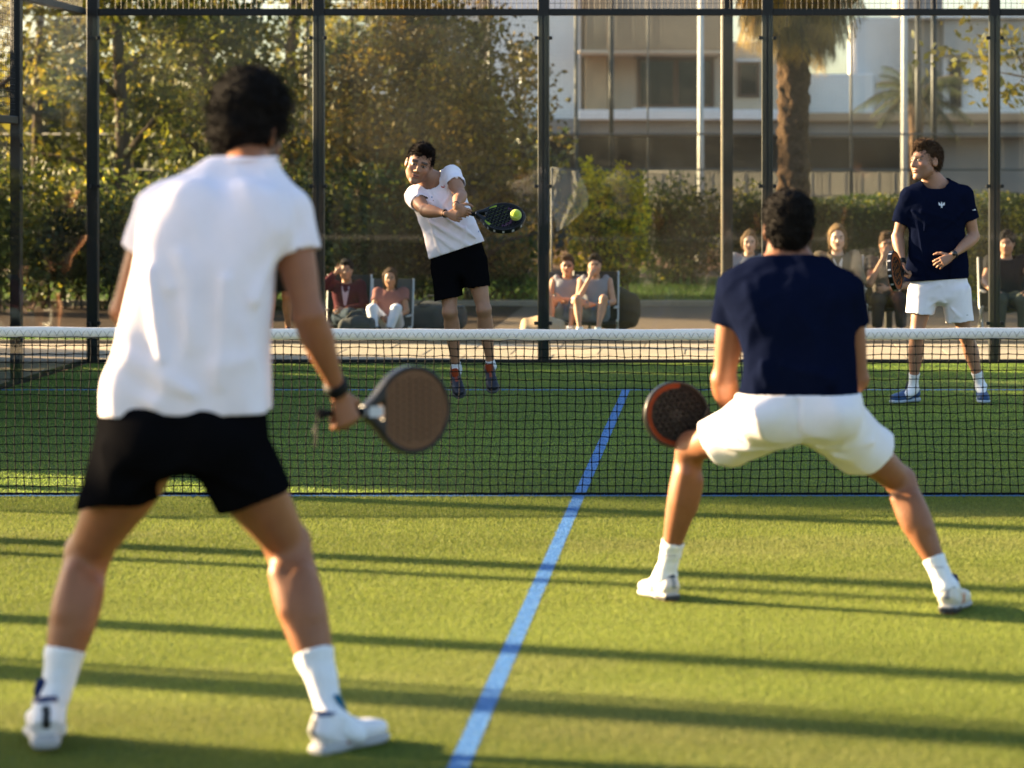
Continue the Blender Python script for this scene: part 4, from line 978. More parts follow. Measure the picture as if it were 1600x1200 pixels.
# ---- padel rackets
def racket(name, butt, axis, normal, label, group, L=.455, W=.26, facec=(.09, .05, .03), rimc=(.012, .012, .014), hole_r=.0062, pattern=None, h=.0028, cord=None, gripc=(.004, .004, .004), collar=True, cover=None):
    a = nrm(axis); n = nrm(normal-np.dot(normal, a)*a); w = np.cross(a, n); root = empty(name, butt, label, 'padel racket', group)
    k = L/.455; HL = .262*k; cy = (.455-.131)*k; T = .019
    # built in its own frame: x across, y through, z along
    def outl(X, Z):
        zz = Z-cy; ry = HL/2; rx = W/2*np.where(zz < 0, 1.0, 1.0); e = np.sqrt((X/rx)**2+(zz/ry)**2); d1 = (e-1)*min(rx.max() if hasattr(rx, 'max') else rx, ry)
        t = np.clip((Z-.15*k)/(.095*k), 0, 1); wd = .018+(.088-.018)*t; d2 = np.maximum(np.abs(X)-wd, np.maximum(.15*k-Z, Z-(cy-.03)))
        hh = np.maximum(.03-np.abs(d1-d2), 0)/.03; return np.minimum(d1, d2)-hh*hh*.03/4
    def thr(X, Z):
        t = np.clip((Z-.165*k)/(.055*k), 0, 1); wd = .002+.030*t; return np.maximum(np.abs(X)-wd, np.maximum(.168*k-Z, Z-.215*k))
    R = np.stack([w, n, a], 1)
    def fin(fl, nm, m, colfn=None, it=1):
        v, f = fl.nets(); v = fl.smooth(v, f, it); c_ = colfn(v) if colfn else None
        return under(link(nm, mesh_np(nm, v@R.T+butt, f, cols=c_), m, smooth=True), root)
    lo, hi = V(-W/2-.012, -.03, .135*k), V(W/2+.012, .03, L+.012)
    fl = Field(lo, hi, h); X, Y, Z = fl.grid(fl.sub(lo, hi)); o2 = outl(X, Z); o2 = np.maximum(o2, -thr(X, Z))
    ring = np.maximum(o2, -(outl(X, Z)+.013)*np.where(Z > .21*k, 1, -1)*1.0); ring = np.maximum(o2, np.where(Z > .222*k, -(outl(X, Z)+.013), -1))
    q = np.maximum(ring, 0)
    dd = np.maximum(ring, np.abs(Y)-T); r_ = .006; e1 = np.maximum(ring+r_, 0); e2 = np.maximum(np.abs(Y)-T+r_, 0); fl.D = np.where((e1 > 0) & (e2 > 0), np.sqrt(e1**2+e2**2)-r_, dd).astype(np.float32)
    fl.D[0] = fl.D[-1] = 1; fl.D[:, :, -1] = 1; fl.D[:, :, 0] = 1
    fin(fl, 'frame', mat('racket_gloss', (.01, .01, .01), .35, .3, attr='col'), (lambda v: np.tile(np.array(rimc, float), (len(v), 1))) if not pattern else (lambda v: pattern(v, True)))
    fl = Field(lo, hi, h); X, Y, Z = fl.grid(fl.sub(lo, hi)); inn = np.maximum(outl(X, Z)+.0125, .215*k-Z); dd = np.maximum(inn, np.abs(Y)-T+.0035)
    hx_ = .0205*k; row = np.round((Z-cy)/hx_); xo = X-np.where(row % 2 == 0, 0, .5)*hx_; xx = xo-np.round(xo/hx_)*hx_; zz = (Z-cy)-row*hx_
    hole = np.sqrt(xx**2+zz**2)-hole_r; hole = np.where(outl(X, Z) < -.034, hole, 1); fl.D = np.maximum(dd, -hole).astype(np.float32)+np.zeros_like(fl.D); fl.D[:, 0] = 1
    fin(fl, 'hitting_face', mat('racket_face', (.02, .02, .02), .6, .15, attr='col', bump=.2, bscale=300), (lambda v: np.tile(np.array(facec, float), (len(v), 1))) if not pattern else (lambda v: pattern(v, False)), 0)
    fl = Field(V(-.04, -.04, -.012), V(.04, .04, .18*k), .003); fl.put(loft(V(0, 0, 0), V(0, 0, .160*k), [(0, .0175, .0185), (.06, .0150, .0165), (.9, .0145, .0160), (1, .0150, .0170)], V(1, 0, 0), .3), .01)
    fl.disp(lambda X, Y, Z: .0009*np.sin(Z*250+np.arctan2(Y, X+1e-6))); fin(fl, 'grip', mat('grip_tape', gripc, .8, .2))
    if collar:
        mb = MB(); c0 = butt+a*.150*k; mb.tube([c0, c0+a*.010], .0185, 14); mb.build('collar', mat('collar_white', (.6, .6, .6), .5), root)
    if cord is not None:
        mb = MB(); mb.tube(cord, [.003]*len(cord), 6); mb.build('wrist_cord', M_rubber, root)
    return root, R, butt, k, cy
def fbox(F_, x0, y0, x1, y1, d0, d1, h):
    q = np.array([F_(x, y, d) for x in (x0, x1) for y in (y0, y1) for d in (d0, d1)]); return Field(q.min(0)-.01, q.max(0)+.01, h)
SK_A, SK_C, SK_D, SK_B = (.27, .108, .050), (.33, .165, .095), (.35, .18, .11), (.24, .095, .043)
def person(name_loc, label, group=None): return empty('person', (name_loc[0], name_loc[1], 0), label, 'person', group)
def bbox(pts, m): pts = np.array(pts); return pts.min(0)-m, pts.max(0)+m
def core(fl, pel, neck, lat, s, m=1.0, hd=None, nr=.056):
    up = nrm(neck-pel)
    fl.put(loft(pel-up*.03*s, neck-up*.015*s, [(0, .125*s*m, .090*s), (.25, .130*s*m, .092*s), (.55, .135*s*m, .095*s), (.85, .12*s*m, .080*s), (1, .055*s, .050*s)], lat, .5), .03)
    if hd is not None: fl.put(seg(neck-up*.03*s, hd, nr*s*1.04, nr*s*.95), .03)
def rows_loft(rows, Dmid, p=2.3, lat=V(1, 0, 0), cap=.35):
    """horizontal slices read off the photo: (py, x left, x right, half depth, depth offset)"""
    rows = sorted(rows, key=lambda q: -q[0]); zs = [P(0, q[0], Dmid)[2] for q in rows]
    cs = [P((q[1]+q[2])/2, q[0], Dmid) for q in rows]; a = cs[0].copy(); b = cs[-1].copy(); b[0] = a[0]; b[1] = a[1]
    L = b[2]-a[2]; n, u, v = frame_of(V(0, 0, 1), lat); prof = []
    for q, c_, z in zip(rows, cs, zs):
        prof.append(((z-a[2])/L, (q[2]-q[1])/2*Dmid/FPX, q[3], (c_[0]-a[0])*u[0], q[4] if len(q) > 4 else 0))
    return loft(a, b, prof, u, cap, p)

def wrinkle(seed, amp, sc=18, stretch=(1.6, 1.6, .45), ridge=True):
    def fn(X, Y, Z):
        n = noise3((X, Y, Z), seed, sc, stretch=stretch, octs=2)
        return amp*(np.abs(n)*1.3-.5 if ridge else n)
    return fn

# ================= the near man on the left: white shirt, black shorts, seen from behind
D0 = 8.0; pa = person(P(290, 1180, 8.0), 'man in white shirt and black shorts seen from behind, holding a brown racket')
def PA(x, y, d=0.0): return P(x, y, D0+d)
hdA = PA(391, 207, .28); neckA = PA(383, 262, .12); pelA = PA(290, 700, -.02)
sLA, sRA = PA(252, 322, .10), PA(447, 332, .10); eLA, wLA = PA(196, 486, .16), PA(262, 560, .42); eRA, wRA = PA(482, 492, .06), PA(529, 612, .22)
hLA, hRA = PA(228, 705, -.02), PA(352, 705, -.02); kLA, kRA = PA(138, 862, .22), PA(450, 850, .24); aLA, aRA = PA(77, 1122, .10), PA(519, 1126, .06)
SA = 1.10; RA = headR(-22, -14, 3)
lo, hi = bbox([hdA+.17, hdA-.17, sLA, sRA, eLA, wLA, wRA, eRA, aLA, aRA, kLA, pelA, wRA+V(.2, 0, -.15), wLA+.12], .13)
f = Field(lo, hi, .0075, fine=([(wRA[0]-.06, wRA[0]+.16, .0045)], (), [(wRA[2]-.16, wRA[2]+.03, .0045)]))
core(f, pelA, neckA, V(1, 0, 0), SA*.92, 1.0, hdA+V(0, .0, -.03), .060); head_prims(f, hdA, RA, SA*1.0, face=True)
fA = nrm(V(.28, .18, -.95)); axA = nrm(V(.74, .66, -.02)); tA = nrm(axA-np.dot(axA, fA)*fA); nA = np.cross(fA, tA); nA = nA if nA[1] > 0 else -nA
arm_prims(f, sLA, eLA, wLA, SA, 1.02, V(0, 1, 0)); arm_prims(f, sRA, eRA, wRA, SA, 1.04, V(0, 1, 0))
hand_prims(f, wRA, fA, nA, tA, SA*1.0, curl=(62, 82, 45), thumb=1.0); hand_prims(f, wLA, V(.6, .5, -.2), V(.5, -.3, -.5), V(0, .3, 1), SA, curl=(35, 40, 30))
for a, b, c_ in ((hLA, kLA, aLA), (hRA, kRA, aRA)): leg_prims(f, a, b, c_, V(0, 1, 0), SA, 1.17)

f.build('body', M_skin, pa, lambda v: face_cols(v, hdA, RA, SA, SK_A, beard=.92, beardc=(.018, .011, .008)), 1)
make_hair(pa, hdA, RA, SA*1.05, M_hairD, thick=.018, top=.038, curl=.008, wl=80, strands=6500, slen=.027, seed=4, kink=1.5, h=.006, side=-.006)
# shirt
f = fbox(PA, 120, 665, 520, 225, -.5, .5, .0075)
f.put(rows_loft([(668, 164, 420, .155, 0), (645, 164, 420, .158, 0), (600, 168, 421, .158, 0), (540, 187, 420, .150, .0), (470, 202, 426, .150, .01), (400, 215, 430, .155, .03), (345, 214, 452, .150, .07), (305, 232, 450, .125, .10), (280, 268, 436, .098, .12), (262, 304, 424, .080, .12), (240, 334, 426, .070, .125)], D0, p=3.6), .02)
f.put(seg(PA(270, 318, .10), PA(345, 290, .12), .072, .085), .05); f.put(seg(PA(440, 326, .10), PA(395, 292, .12), .070, .085), .05)
for sh, el, t, g in ((sLA, eLA, .44, -1), (sRA, eRA, .40, 1)):
    f.sleeve(loft(sh+V(g*.0, 0, -.01), sh+(el-sh)*.60, [(0, .080, .080), (.35, .078, .078), (.8, .086, .078), (1, .092, .080)], V(0, 1, 0), .9), .028, sh+(el-sh)*t, nrm(el-sh)+V(0, 0, -.15), .13)
f.put(ell(PA(300, 350, -.02), V(.11, .07, .13)), .06); f.put(ell(PA(395, 350, -.02), V(.10, .07, .13)), .06)
f.folds([(PA(230, 420, -.14), PA(250, 560, -.16), .022, .010), (PA(205, 560, -.12), PA(300, 615, -.18), .024, .012),
         (PA(330, 575, -.17), PA(400, 560, -.15), .03, .005), (PA(180, 600, -.10), PA(240, 632, -.16), .018, .009), (PA(350, 440, -.15), PA(340, 600, -.17), .026, .009), (PA(280, 400, -.14), PA(300, 540, -.17), .03, .007),
         (PA(440, 360, -.02), PA(400, 470, -.12), .02, .009), (PA(235, 350, -.02), PA(265, 450, -.13), .02, .008)])
zA = PA(0, 330, 0)[2]; w1 = wrinkle(3, .016, 15, (1.7, 1.0, .22)); f.disp(lambda X, Y, Z: w1(X, Y, Z)*np.clip((zA-Z)/.45, .12, 1)); f.disp(wrinkle(8, .004, 30, (1.4, 1.0, .5)))
f.cut(PA(290, 646, 0), V(.02, 0, -1)); f.cut(PA(383, 248, .12), V(.05, .12, 1), .17)
shA = f.build('shirt', M_wtee, pa, it=2, solid=.003)
mb = MB(); c0 = PA(383, 251, .12); mb.tube([c0+V(.092*math.cos(t), .080*math.sin(t), .008*math.cos(t)) for t in np.linspace(0, 2*math.pi, 25)], .0065, 6); o = mb.build('collar', M_wtee); o.parent = shA
# shorts
f = fbox(PA, 100, 812, 490, 610, -.5, .5, .0075)
f.put(loft(PA(288, 716, 0), PA(290, 622, 0), [(0, .245, .150), (.5, .248, .155), (1, .238, .145)], V(1, 0, 0), .3, 2.3), .03)
f.put(ell(PA(240, 682, -.05), V(.120, .13, .115)), .05); f.put(ell(PA(338, 682, -.05), V(.120, .13, .115)), .05)
f.sleeve(loft(PA(218, 690, 0), PA(164, 838, .10), [(0, .126, .150), (.5, .110, .140), (1, .102, .135)], V(1, 0, 0), .5, 2.2), .022, PA(182, 786, .07), nrm(V(.10, .0, -1)), .17)
f.sleeve(loft(PA(354, 690, 0), PA(424, 825, .10), [(0, .126, .150), (.5, .112, .140), (1, .110, .135)], V(1, 0, 0), .5, 2.2), .022, PA(405, 780, .07), nrm(V(.36, .0, -1)), .17)
f.folds([(PA(288, 720, -.15), PA(200, 770, -.10), .02, .010), (PA(290, 720, -.15), PA(380, 760, -.10), .02, .010), (PA(160, 700, -.1), PA(200, 780, -.10), .02, .008), (PA(420, 690, -.1), PA(400, 770, -.1), .02, .008), (PA(240, 650, -.16), PA(330, 655, -.16), .015, .006)])
f.disp(wrinkle(5, .011, 16, (1.2, 1.2, .6)))
f.cut(PA(290, 630, 0), V(0, 0, 1), 9)
soA = f.build('shorts', M_black, pa, it=2, solid=.003)
mb = MB(); mb.add([PA(448, 655, -.03), PA(440, 660, -.10), PA(455, 745, -.02), PA(432, 765, -.08)], [(0, 1, 3, 2)]) if False else None
sock_on(pa, hLA, kLA, aLA, V(0, 1, 0), SA, 1.12, PA(95, 1012, .12), V(0, 1, 0)); sock_on(pa, hRA, kRA, aRA, V(0, 1, 0), SA, 1.12, PA(496, 1018, .13), V(1, .3, 0))
shoe(pa, PA(72, 1180, -.0)+V(0, 0, .012), PA(66, 1166, .30)*V(1, 1, 0)+V(0, 0, .008), h=.0045, lining=(.02, .03, .10), hs=1.18)
shoe(pa, PA(492, 1186, 0)+V(0, 0, .003), PA(603, 1176, .20)*V(1, 1, 0)+V(0, 0, .003), h=.0045, lining=(.02, .04, .12), accent=(.45, .07, .03), hs=1.2, tongue=(.01, .12, .22))
wristband(pa, wRA, eRA, .038, .030, M_rubber, t=.004)
gA = wRA+fA*.062*SA+nA*.024*SA
racket('padel_racket', gA-axA*.075, axA, V(.66, -.74, .04), 'bronze brown racket in the hand of the near man in white', 'padel rackets', L=.47, W=.268, hole_r=.0036,
       pattern=lambda v, fr: (np.tile(np.array((.007, .007, .008)), (len(v), 1)) if fr else np.array((.15, .074, .036))[None]*(1-.38*((np.sin(v[:, 2:3]*262) > .55) & (np.abs(v[:, 0:1]) < .095)))),
       cord=[gA-axA*.07+V(0, 0, -.01), gA-axA*.095+V(0, 0, -.05), gA-axA*.105+V(0, 0, -.09), gA-axA*.085+V(0, 0, -.10), gA-axA*.085+V(0, 0, -.05), gA-axA*.07])

lb_ = [o for o in scene.objects if o.name.startswith('padel_racket')][0]; o0 = gA-axA*.075+axA*.185; nn_ = nrm(V(.66, -.74, .04)); wv_ = nrm(np.cross(axA, nn_))
mb = MB(); mb.add([o0+nn_*.0205+wv_*a+axA*b for a, b in ((-.016, -.02), (.016, -.02), (.016, .03), (-.016, .03))]+[o0+nn_*.0192+wv_*a+axA*b for a, b in ((-.016, -.02), (.016, -.02), (.016, .03), (-.016, .03))], [(0, 1, 2, 3), (7, 6, 5, 4), (0, 4, 5, 1), (1, 5, 6, 2), (2, 6, 7, 3), (3, 7, 4, 0)]); mb.build('label', mat('label_white', (.5, .5, .5), .6), lb_)

# ================= the near man on the right: navy shirt, white shorts, crouching, seen from behind
D0B = 10.4; pb = person(P(1250, 950, 10.6), 'crouching man in navy shirt and white shorts seen from behind')
def PB(x, y, d=0.0): return P(x, y, D0B+d)
hdB = PB(1231, 360, .26); neckB = PB(1232, 410, .20); pelB = PB(1247, 650, -.02)
sLB, sRB = PB(1152, 452, .16), PB(1318, 454, .16); eLB, wLB = PB(1131, 592, .22), PB(1140, 650, .48); eRB, wRB = PB(1340, 592, .22), PB(1268, 640, .46)
hLB, hRB = PB(1206, 655, .0), PB(1292, 655, .0); kLB, kRB = PB(1078, 700, .36), PB(1408, 752, .30); aLB, aRB = PB(1040, 900, .48), PB(1480, 920, .17)
RB = headR(4, -10, 0); SB = 1.10
lo, hi = bbox([hdB+.15, hdB-.15, eLB, eRB, wLB+.1, wRB+.1, kLB, kRB, aLB, aRB], .11)
f = Field(lo, hi, .0075, fine=((), (), [(hdB[2]-.12, hdB[2]+.05, .006)]))
core(f, pelB, neckB-V(0, .0, .02), V(1, 0, 0), SB*.88, 1.0, hdB+V(0, 0, -.02), .062); head_prims(f, hdB, RB, SB*1.0, face=True)
f.put(seg(PB(1205, 415, .2), PB(1232, 385, .22), .05, .04), .04); f.put(seg(PB(1260, 415, .2), PB(1232, 385, .22), .05, .04), .04)
arm_prims(f, sLB, eLB, wLB, SB, 1.1, V(0, 1, 0)); arm_prims(f, sRB, eRB, wRB, SB, 1.1, V(0, 1, 0))
gripB = PB(1165, 697, .50); axB = nrm(PB(1058, 645, .40)-PB(1196, 706, .50))
fB = nrm(V(.35, .35, -.8)); tB = nrm(axB-np.dot(axB, fB)*fB); nB = np.cross(fB, tB); nB = nB if nB[1] > 0 else -nB
hand_prims(f, wLB, fB, nB, tB, SB, curl=(62, 80, 45), thumb=1.0)
f2_ = nrm(V(-.8, .1, -.1)); hand_prims(f, wRB, f2_, V(0, 1, 0), V(0, 0, 1), SB, curl=(50, 70, 40))
for a, b, c_ in ((hLB, kLB, aLB), (hRB, kRB, aRB)): leg_prims(f, a, b, c_, nrm(V(0, 1, 0)+.6*nrm(b-a)), SB, 1.0)

f.build('body', M_skin, pb, lambda v: face_cols(v, hdB, RB, SB, SK_B, beard=.5), 1)
make_hair(pb, hdB, RB, SB*1.06, M_hairD, thick=.010, top=.012, curl=.006, wl=100, strands=6000, slen=.018, seed=7, kink=1.3, h=.0055, side=.010)
f = fbox(PB, 1085, 650, 1380, 385, -.45, .55, .0075)
f.put(rows_loft([(645, 1155, 1343, .150, .0), (625, 1155, 1343, .152, 0), (590, 1160, 1340, .150, 0), (540, 1156, 1340, .155, .05), (490, 1138, 1338, .155, .08), (455, 1128, 1343, .150, .11), (430, 1140, 1326, .130, .15), (412, 1168, 1298, .105, .18), (396, 1192, 1272, .085, .20)], D0B), .02)
f.put(seg(PB(1160, 450, .15), PB(1205, 420, .18), .070, .078), .05); f.put(seg(PB(1308, 452, .15), PB(1262, 420, .18), .070, .078), .05)
for sh, el in ((sLB, eLB), (sRB, eRB)): f.sleeve(loft(sh, sh+(el-sh)*.55, [(0, .078, .078), (.5, .080, .078), (1, .086, .080)], V(0, 1, 0), .8), .035, sh+(el-sh)*.38, nrm(el-sh)+V(0, 0, -.1), .12)
f.folds([(PB(1165, 500, -.08), PB(1200, 600, -.14), .02, .009), (PB(1325, 500, -.08), PB(1300, 600, -.14), .02, .009), (PB(1180, 560, -.13), PB(1300, 590, -.15), .02, .006), (PB(1165, 440, .0), PB(1190, 520, -.1), .02, .007), (PB(1310, 440, .0), PB(1290, 520, -.1), .02, .007)])
f.disp(wrinkle(13, .011, 14, (1.4, 1.4, .5))); f.disp(wrinkle(14, .004, 34, (1.3, 1.3, .8)))
f.cut(PB(1247, 624, 0), V(.0, 0, -1)); f.cut(PB(1232, 403, .20), V(0, .2, 1), .16)
shB = f.build('shirt', M_navy, pb, it=2, solid=.003)
f = fbox(PB, 1040, 775, 1420, 590, -.5, .65, .0075)
f.put(loft(PB(1247, 655, .0), PB(1247, 596, .0), [(0, .225, .160), (.5, .235, .160), (1, .228, .150)], V(1, 0, 0), .6, 2.3), .03)
f.put(ell(PB(1200, 648, -.07), V(.125, .13, .098)), .05); f.put(ell(PB(1294, 648, -.07), V(.125, .13, .098)), .05)
f.sleeve(loft(PB(1210, 648, .0), PB(1085, 712, .36), [(0, .125, .125), (.5, .110, .118), (.8, .104, .120), (1, .10, .12)], V(0, .3, 1), .6, 2.1), .03, PB(1122, 693, .25), nrm(V(-.80, .45, -.55)), .16)
f.sleeve(loft(PB(1288, 648, .0), PB(1395, 742, .30), [(0, .125, .125), (.5, .110, .118), (.8, .106, .122), (1, .105, .12)], V(0, .3, 1), .6, 2.1), .03, PB(1355, 709, .22), nrm(V(.62, .45, -.68)), .16)
f.folds([(PB(1247, 690, -.1), PB(1150, 640, -.12), .014, .009), (PB(1230, 700, -.08), PB(1120, 670, .02), .013, .010), (PB(1215, 705, -.05), PB(1130, 700, .05), .012, .010), (PB(1265, 690, -.1), PB(1340, 650, -.10), .014, .009), (PB(1275, 700, -.08), PB(1365, 690, .02), .013, .009), (PB(1290, 715, -.05), PB(1350, 715, .08), .012, .009), (PB(1247, 625, -.16), PB(1247, 680, -.15), .012, -.006)])
f.disp(wrinkle(15, .008, 22, (1.2, 1.2, .8)))
f.cut(PB(1247, 612, 0), V(0, 0, 1), 9)
f.build('shorts', M_wshort, pb, it=2, solid=.003)
fLB, fRB = nrm(V(0, 1, 0)+.6*nrm(kLB-hLB)), nrm(V(0, 1, 0)+.6*nrm(kRB-hRB))
sB = sock_on(pb, hLB, kLB, aLB, fLB, SB, 1.0, PB(1047, 848, .41), V(-.6, 1, 0)); sB2 = sock_on(pb, hRB, kRB, aRB, fRB, SB, 1.0, PB(1464, 866, .16), V(.3, 1, 0))
gm = mat('faint_print', (.35, .35, .38), .9)
for so, cx_, cy_, dd in ((sB, 1046, 872, .41), (sB2, 1466, 890, .15)):
    o0 = P(cx_, cy_, D0B+dd-.06); decal(pb, so, [[(x, -.003), (x+.005, -.003), (x+.005, .003), (x, .003)] for x in np.arange(-.028, .028, .008)], o0, V(1, 0, 0), V(.1 if so is sB2 else 0, 0, 1), V(0, 1, 0), gm, 'print', .0015)
shoe(pb, P(1052, 942, 10.83)*V(1, 1, 0)+V(0, 0, .003), P(1004, 925, 11.05)*V(1, 1, 0)+V(0, 0, .003), h=.0045, upper=(.62, .57, .54), lining=(.02, .03, .05), accent=(.5, .22, .12), sole2=(.02, .02, .02), heeltab=(.25, .25, .26))
shoe(pb, P(1480, 962, 10.52)*V(1, 1, 0)+V(0, 0, .003), P(1504, 935, 10.78)*V(1, 1, 0)+V(0, 0, .003), h=.0045, upper=(.62, .57, .50), lining=(.02, .03, .08), accent=(.5, .16, .08), sole2=(.02, .02, .02), heeltab=(.25, .25, .26))
def patB(v, fr):
    x, y, z = v.T; cy = .455-.131; e = np.hypot(x/.13, (z-cy)/.131); k = np.tile(np.array((.0035, .0035, .004)), (len(v), 1)); an = np.arctan2(z-cy, x)
    k[(e > .80) & (e < .93) & ((an > .3) | (an < -2.6))] = (.16, .028, .005)
    if not fr: k[(e < .78) & (np.sin(x*160)*np.sin(z*140) > .35)] = (.014, .014, .014)
    k[(e < .18)] = (.02, .02, .02); return k
cB = PB(1056, 648, .38); buttB = cB-axB*.324
racket('padel_racket', buttB, axB, V(.30, -.93, .10), 'black racket with an orange ring held before the crouching man', 'padel rackets', pattern=patB, hole_r=.0042)

# ================= the far man on the left: leaping, white shirt, black shorts, striking the ball
D0C = 19.6; pc = person(P(735, 640, 19.6), 'leaping man in white shirt and black shorts hitting the ball beyond the net')
def PC(x, y, d=0.0): return P(x, y, D0C+d)
hdC = PC(655, 257, -.10); neckC = PC(679, 293, .02); pelC = PC(717, 402, .0); upC = nrm(neckC-pelC)
sRC, sLC = PC(650, 308, -.03), PC(706, 276, -.02)      # his right shoulder is at the left of the picture
eRC, wRC = PC(664, 329, -.27), PC(698, 334, -.40); eLC, wLC = PC(720, 305, -.22), PC(712, 322, -.42)
hRC, hLC = PC(700, 408, .0), PC(738, 400, .0); kRC, kLC = PC(703, 488, -.10), PC(756, 484, -.08); aRC, aLC = PC(713, 577, .04), PC(767, 573, .05)
SC = .98; RC = headR(180+6, -6, -17)
latC = nrm(sLC-sRC)
lo, hi = bbox([hdC-.17, hdC+.17, wRC-.12, wLC-.12, eRC, kRC, aRC, aLC, pelC, sLC, eLC], .10)
f = Field(lo, hi, .0075, fine=([(lo[0], hdC[0]+.42, .0048)], [(lo[1], hdC[1]+.06, .0048)], [(hdC[2]-.50, hi[2], .0048)]))
core(f, pelC, neckC, latC, SC, 1.0, hdC+V(.01, .02, -.03), .064); head_prims(f, hdC, RC, SC*1.14)
arm_prims(f, sRC, eRC, wRC, SC, 1.1, V(0, -1, 0)); arm_prims(f, sLC, eLC, wLC, SC, 1.12, V(0, -1, 0))
f.put(seg(PC(664, 295, .0), PC(670, 280, -.03), .05, .045), .04); f.put(seg(PC(696, 282, .0), PC(678, 276, -.02), .05, .045), .04)
axC = nrm(V(.93, .10, -.13)); 
f1 = nrm(PC(722, 336, -.42)-wRC+V(0, -.02, 0)); t1 = nrm(axC-np.dot(axC, f1)*f1+V(0, 0, .3)); n1 = np.cross(f1, t1)
hC = PC(722, 327, -.50)
hand_prims(f, wRC, V(.80, -.35, -.22), V(.25, .95, 0), V(.2, 0, 1), SC*.95, curl=(45, 75, 50), thumb=.8)
hand_prims(f, wLC, V(.72, -.15, -.50), V(.1, .95, .1), V(.5, 0, .9), SC*.95, curl=(50, 80, 50), thumb=.8)
for a, b, c_ in ((hRC, kRC, aRC), (hLC, kLC, aLC)): leg_prims(f, a, b, c_, V(0, -1, 0), SC, 1.0)

f.build('body', M_skin, pc, lambda v: face_cols(v, hdC, RC, SC*1.14, SK_C, beard=.42, beardc=(.12, .07, .05)), 1)
make_hair(pc, hdC, RC, SC*1.14, mat('hair_dark_brown', (.009, .005, .0035), .75, .1, var=.5, vscale=90, bump=.8, bscale=160), thick=.006, top=.020, curl=.006, wl=80, strands=5000, slen=.024, seed=9, kink=1.0, h=.005, fr_z=.070, side=.012, quiff=.008)
f = fbox(PC, 615, 420, 775, 235, -.55, .4, .0062)
prC = [(0, .215, .130), (.15, .208, .132), (.4, .190, .130), (.65, .190, .130), (.82, .178, .115), (.93, .120, .085), (1.0, .080, .07)]
aC = PC(716, 398, 0); bC = PC(680, 290, .01); f.put(loft(aC, bC, prC, latC, .4, 2.2), .02)
f.put(seg(sRC+V(.0, 0, .012), neckC+V(-.02, 0, -.01), .066, .070), .05); f.put(seg(sLC+V(0, 0, .008), neckC+V(.02, 0, -.01), .066, .070), .05)
for sh, el in ((sRC, eRC), (sLC, eLC)): f.sleeve(loft(sh, sh+(el-sh)*.8, [(0, .074, .074), (.5, .070, .070), (1, .072, .072)], V(0, 0, 1), .8), .04, sh+(el-sh)*.46, nrm(el-sh), .12)
f.folds([(PC(668, 345, -.14), PC(735, 385, -.12), .014, .013), (PC(672, 362, -.14), PC(722, 398, -.12), .014, .011), (PC(690, 335, -.15), PC(745, 372, -.10), .013, .012), (PC(720, 330, -.13), PC(750, 362, -.08), .013, .010),
         (PC(665, 330, -.13), PC(690, 395, -.12), .014, .010), (PC(675, 300, -.10), PC(700, 330, -.13), .012, .008), (PC(705, 300, -.10), PC(690, 325, -.13), .012, .008), (PC(730, 345, -.12), PC(720, 390, -.12), .012, .010), (PC(655, 318, -.08), PC(680, 345, -.12), .012, .008)])
f.disp(wrinkle(23, .0075, 18, (1.3, 1.3, .8))); f.disp(wrinkle(24, .003, 40, (1, 1, 1)))
f.cut(PC(714.5, 391, 0), -nrm(PC(679, 290, 0)-PC(716, 402, 0))); f.put(seg(PC(660, 300, 0), PC(671, 284, -.01), .055, .050), .04); f.put(seg(PC(700, 282, 0), PC(684, 278, 0), .055, .050), .04)
f.cut(neckC+upC*.034+V(-.004, -.02, 0), nrm(upC+V(-.03, -.55, 0)), .090)
shC = f.build('shirt', M_wtee, pc, it=1, solid=.003)
decal(pc, shC, [[(-.018, .004), (-.010, -.010), (.006, -.012), (.018, .002), (.006, -.004), (-.006, -.002)], [(.004, .004), (.012, .010), (.010, .002)]], PC(692, 291, -.1), V(1, 0, 0), V(0, 0, 1), V(0, 1, 0), mat('red_print', (.45, .06, .05), .8))
decal(pc, shC, [[(-.007, 0), (0, -.007), (.007, 0), (0, .007)]], PC(675, 308, -.1), V(1, 0, 0), V(0, 0, 1), V(0, 1, 0), mat('pale_blue_print', (.25, .3, .45), .8), 'print')
decal(pc, shC, [[(-.006, 0), (0, -.006), (.006, 0), (0, .008)]], PC(747, 362, -.1), V(1, 0, 0), V(0, 0, 1), V(0, 1, 0), MATS['pale_blue_print'], 'print')
f = fbox(PC, 650, 492, 790, 365, -.4, .4, .0062)
f.put(loft(PC(717, 424, 0), PC(711, 368, 0), [(0, .195, .13), (.7, .185, .115), (1, .165, .105)], V(.96, 0, .28), .6, 2.2), .03)
f.sleeve(loft(PC(697, 415, 0), PC(702, 486, -.08), [(0, .112, .125), (.5, .102, .115), (1, .102, .112)], V(1, 0, 0), .6, 2.1), .02, PC(702, 466, -.06), nrm(V(.22, 0, -1)), .14)
f.sleeve(loft(PC(738, 408, 0), PC(749, 470, -.06), [(0, .108, .125), (.5, .096, .115), (1, .092, .110)], V(1, 0, 0), .6, 2.1), .02, PC(747, 448, -.05), nrm(V(.05, 0, -1)), .14)
f.folds([(PC(715, 425, -.12), PC(700, 460, -.12), .014, .008), (PC(722, 425, -.12), PC(740, 450, -.12), .014, .008)]); f.disp(wrinkle(25, .005, 20))
f.cut(PC(713, 376, 0), V(0, 0, 1), 9)
soC = f.build('shorts', M_black, pc, it=1, solid=.003)
for hp, kn, a in ((hRC, kRC, aRC), (hLC, kLC, aLC)): sock_on(pc, hp, kn, a, V(0, -1, 0), SC, 1.0, a+V(0, 0, .055), V(0, -.8, -.4), mat('grey_white_sock', (.6, .6, .6), .9, .1, var=.1, vscale=40))
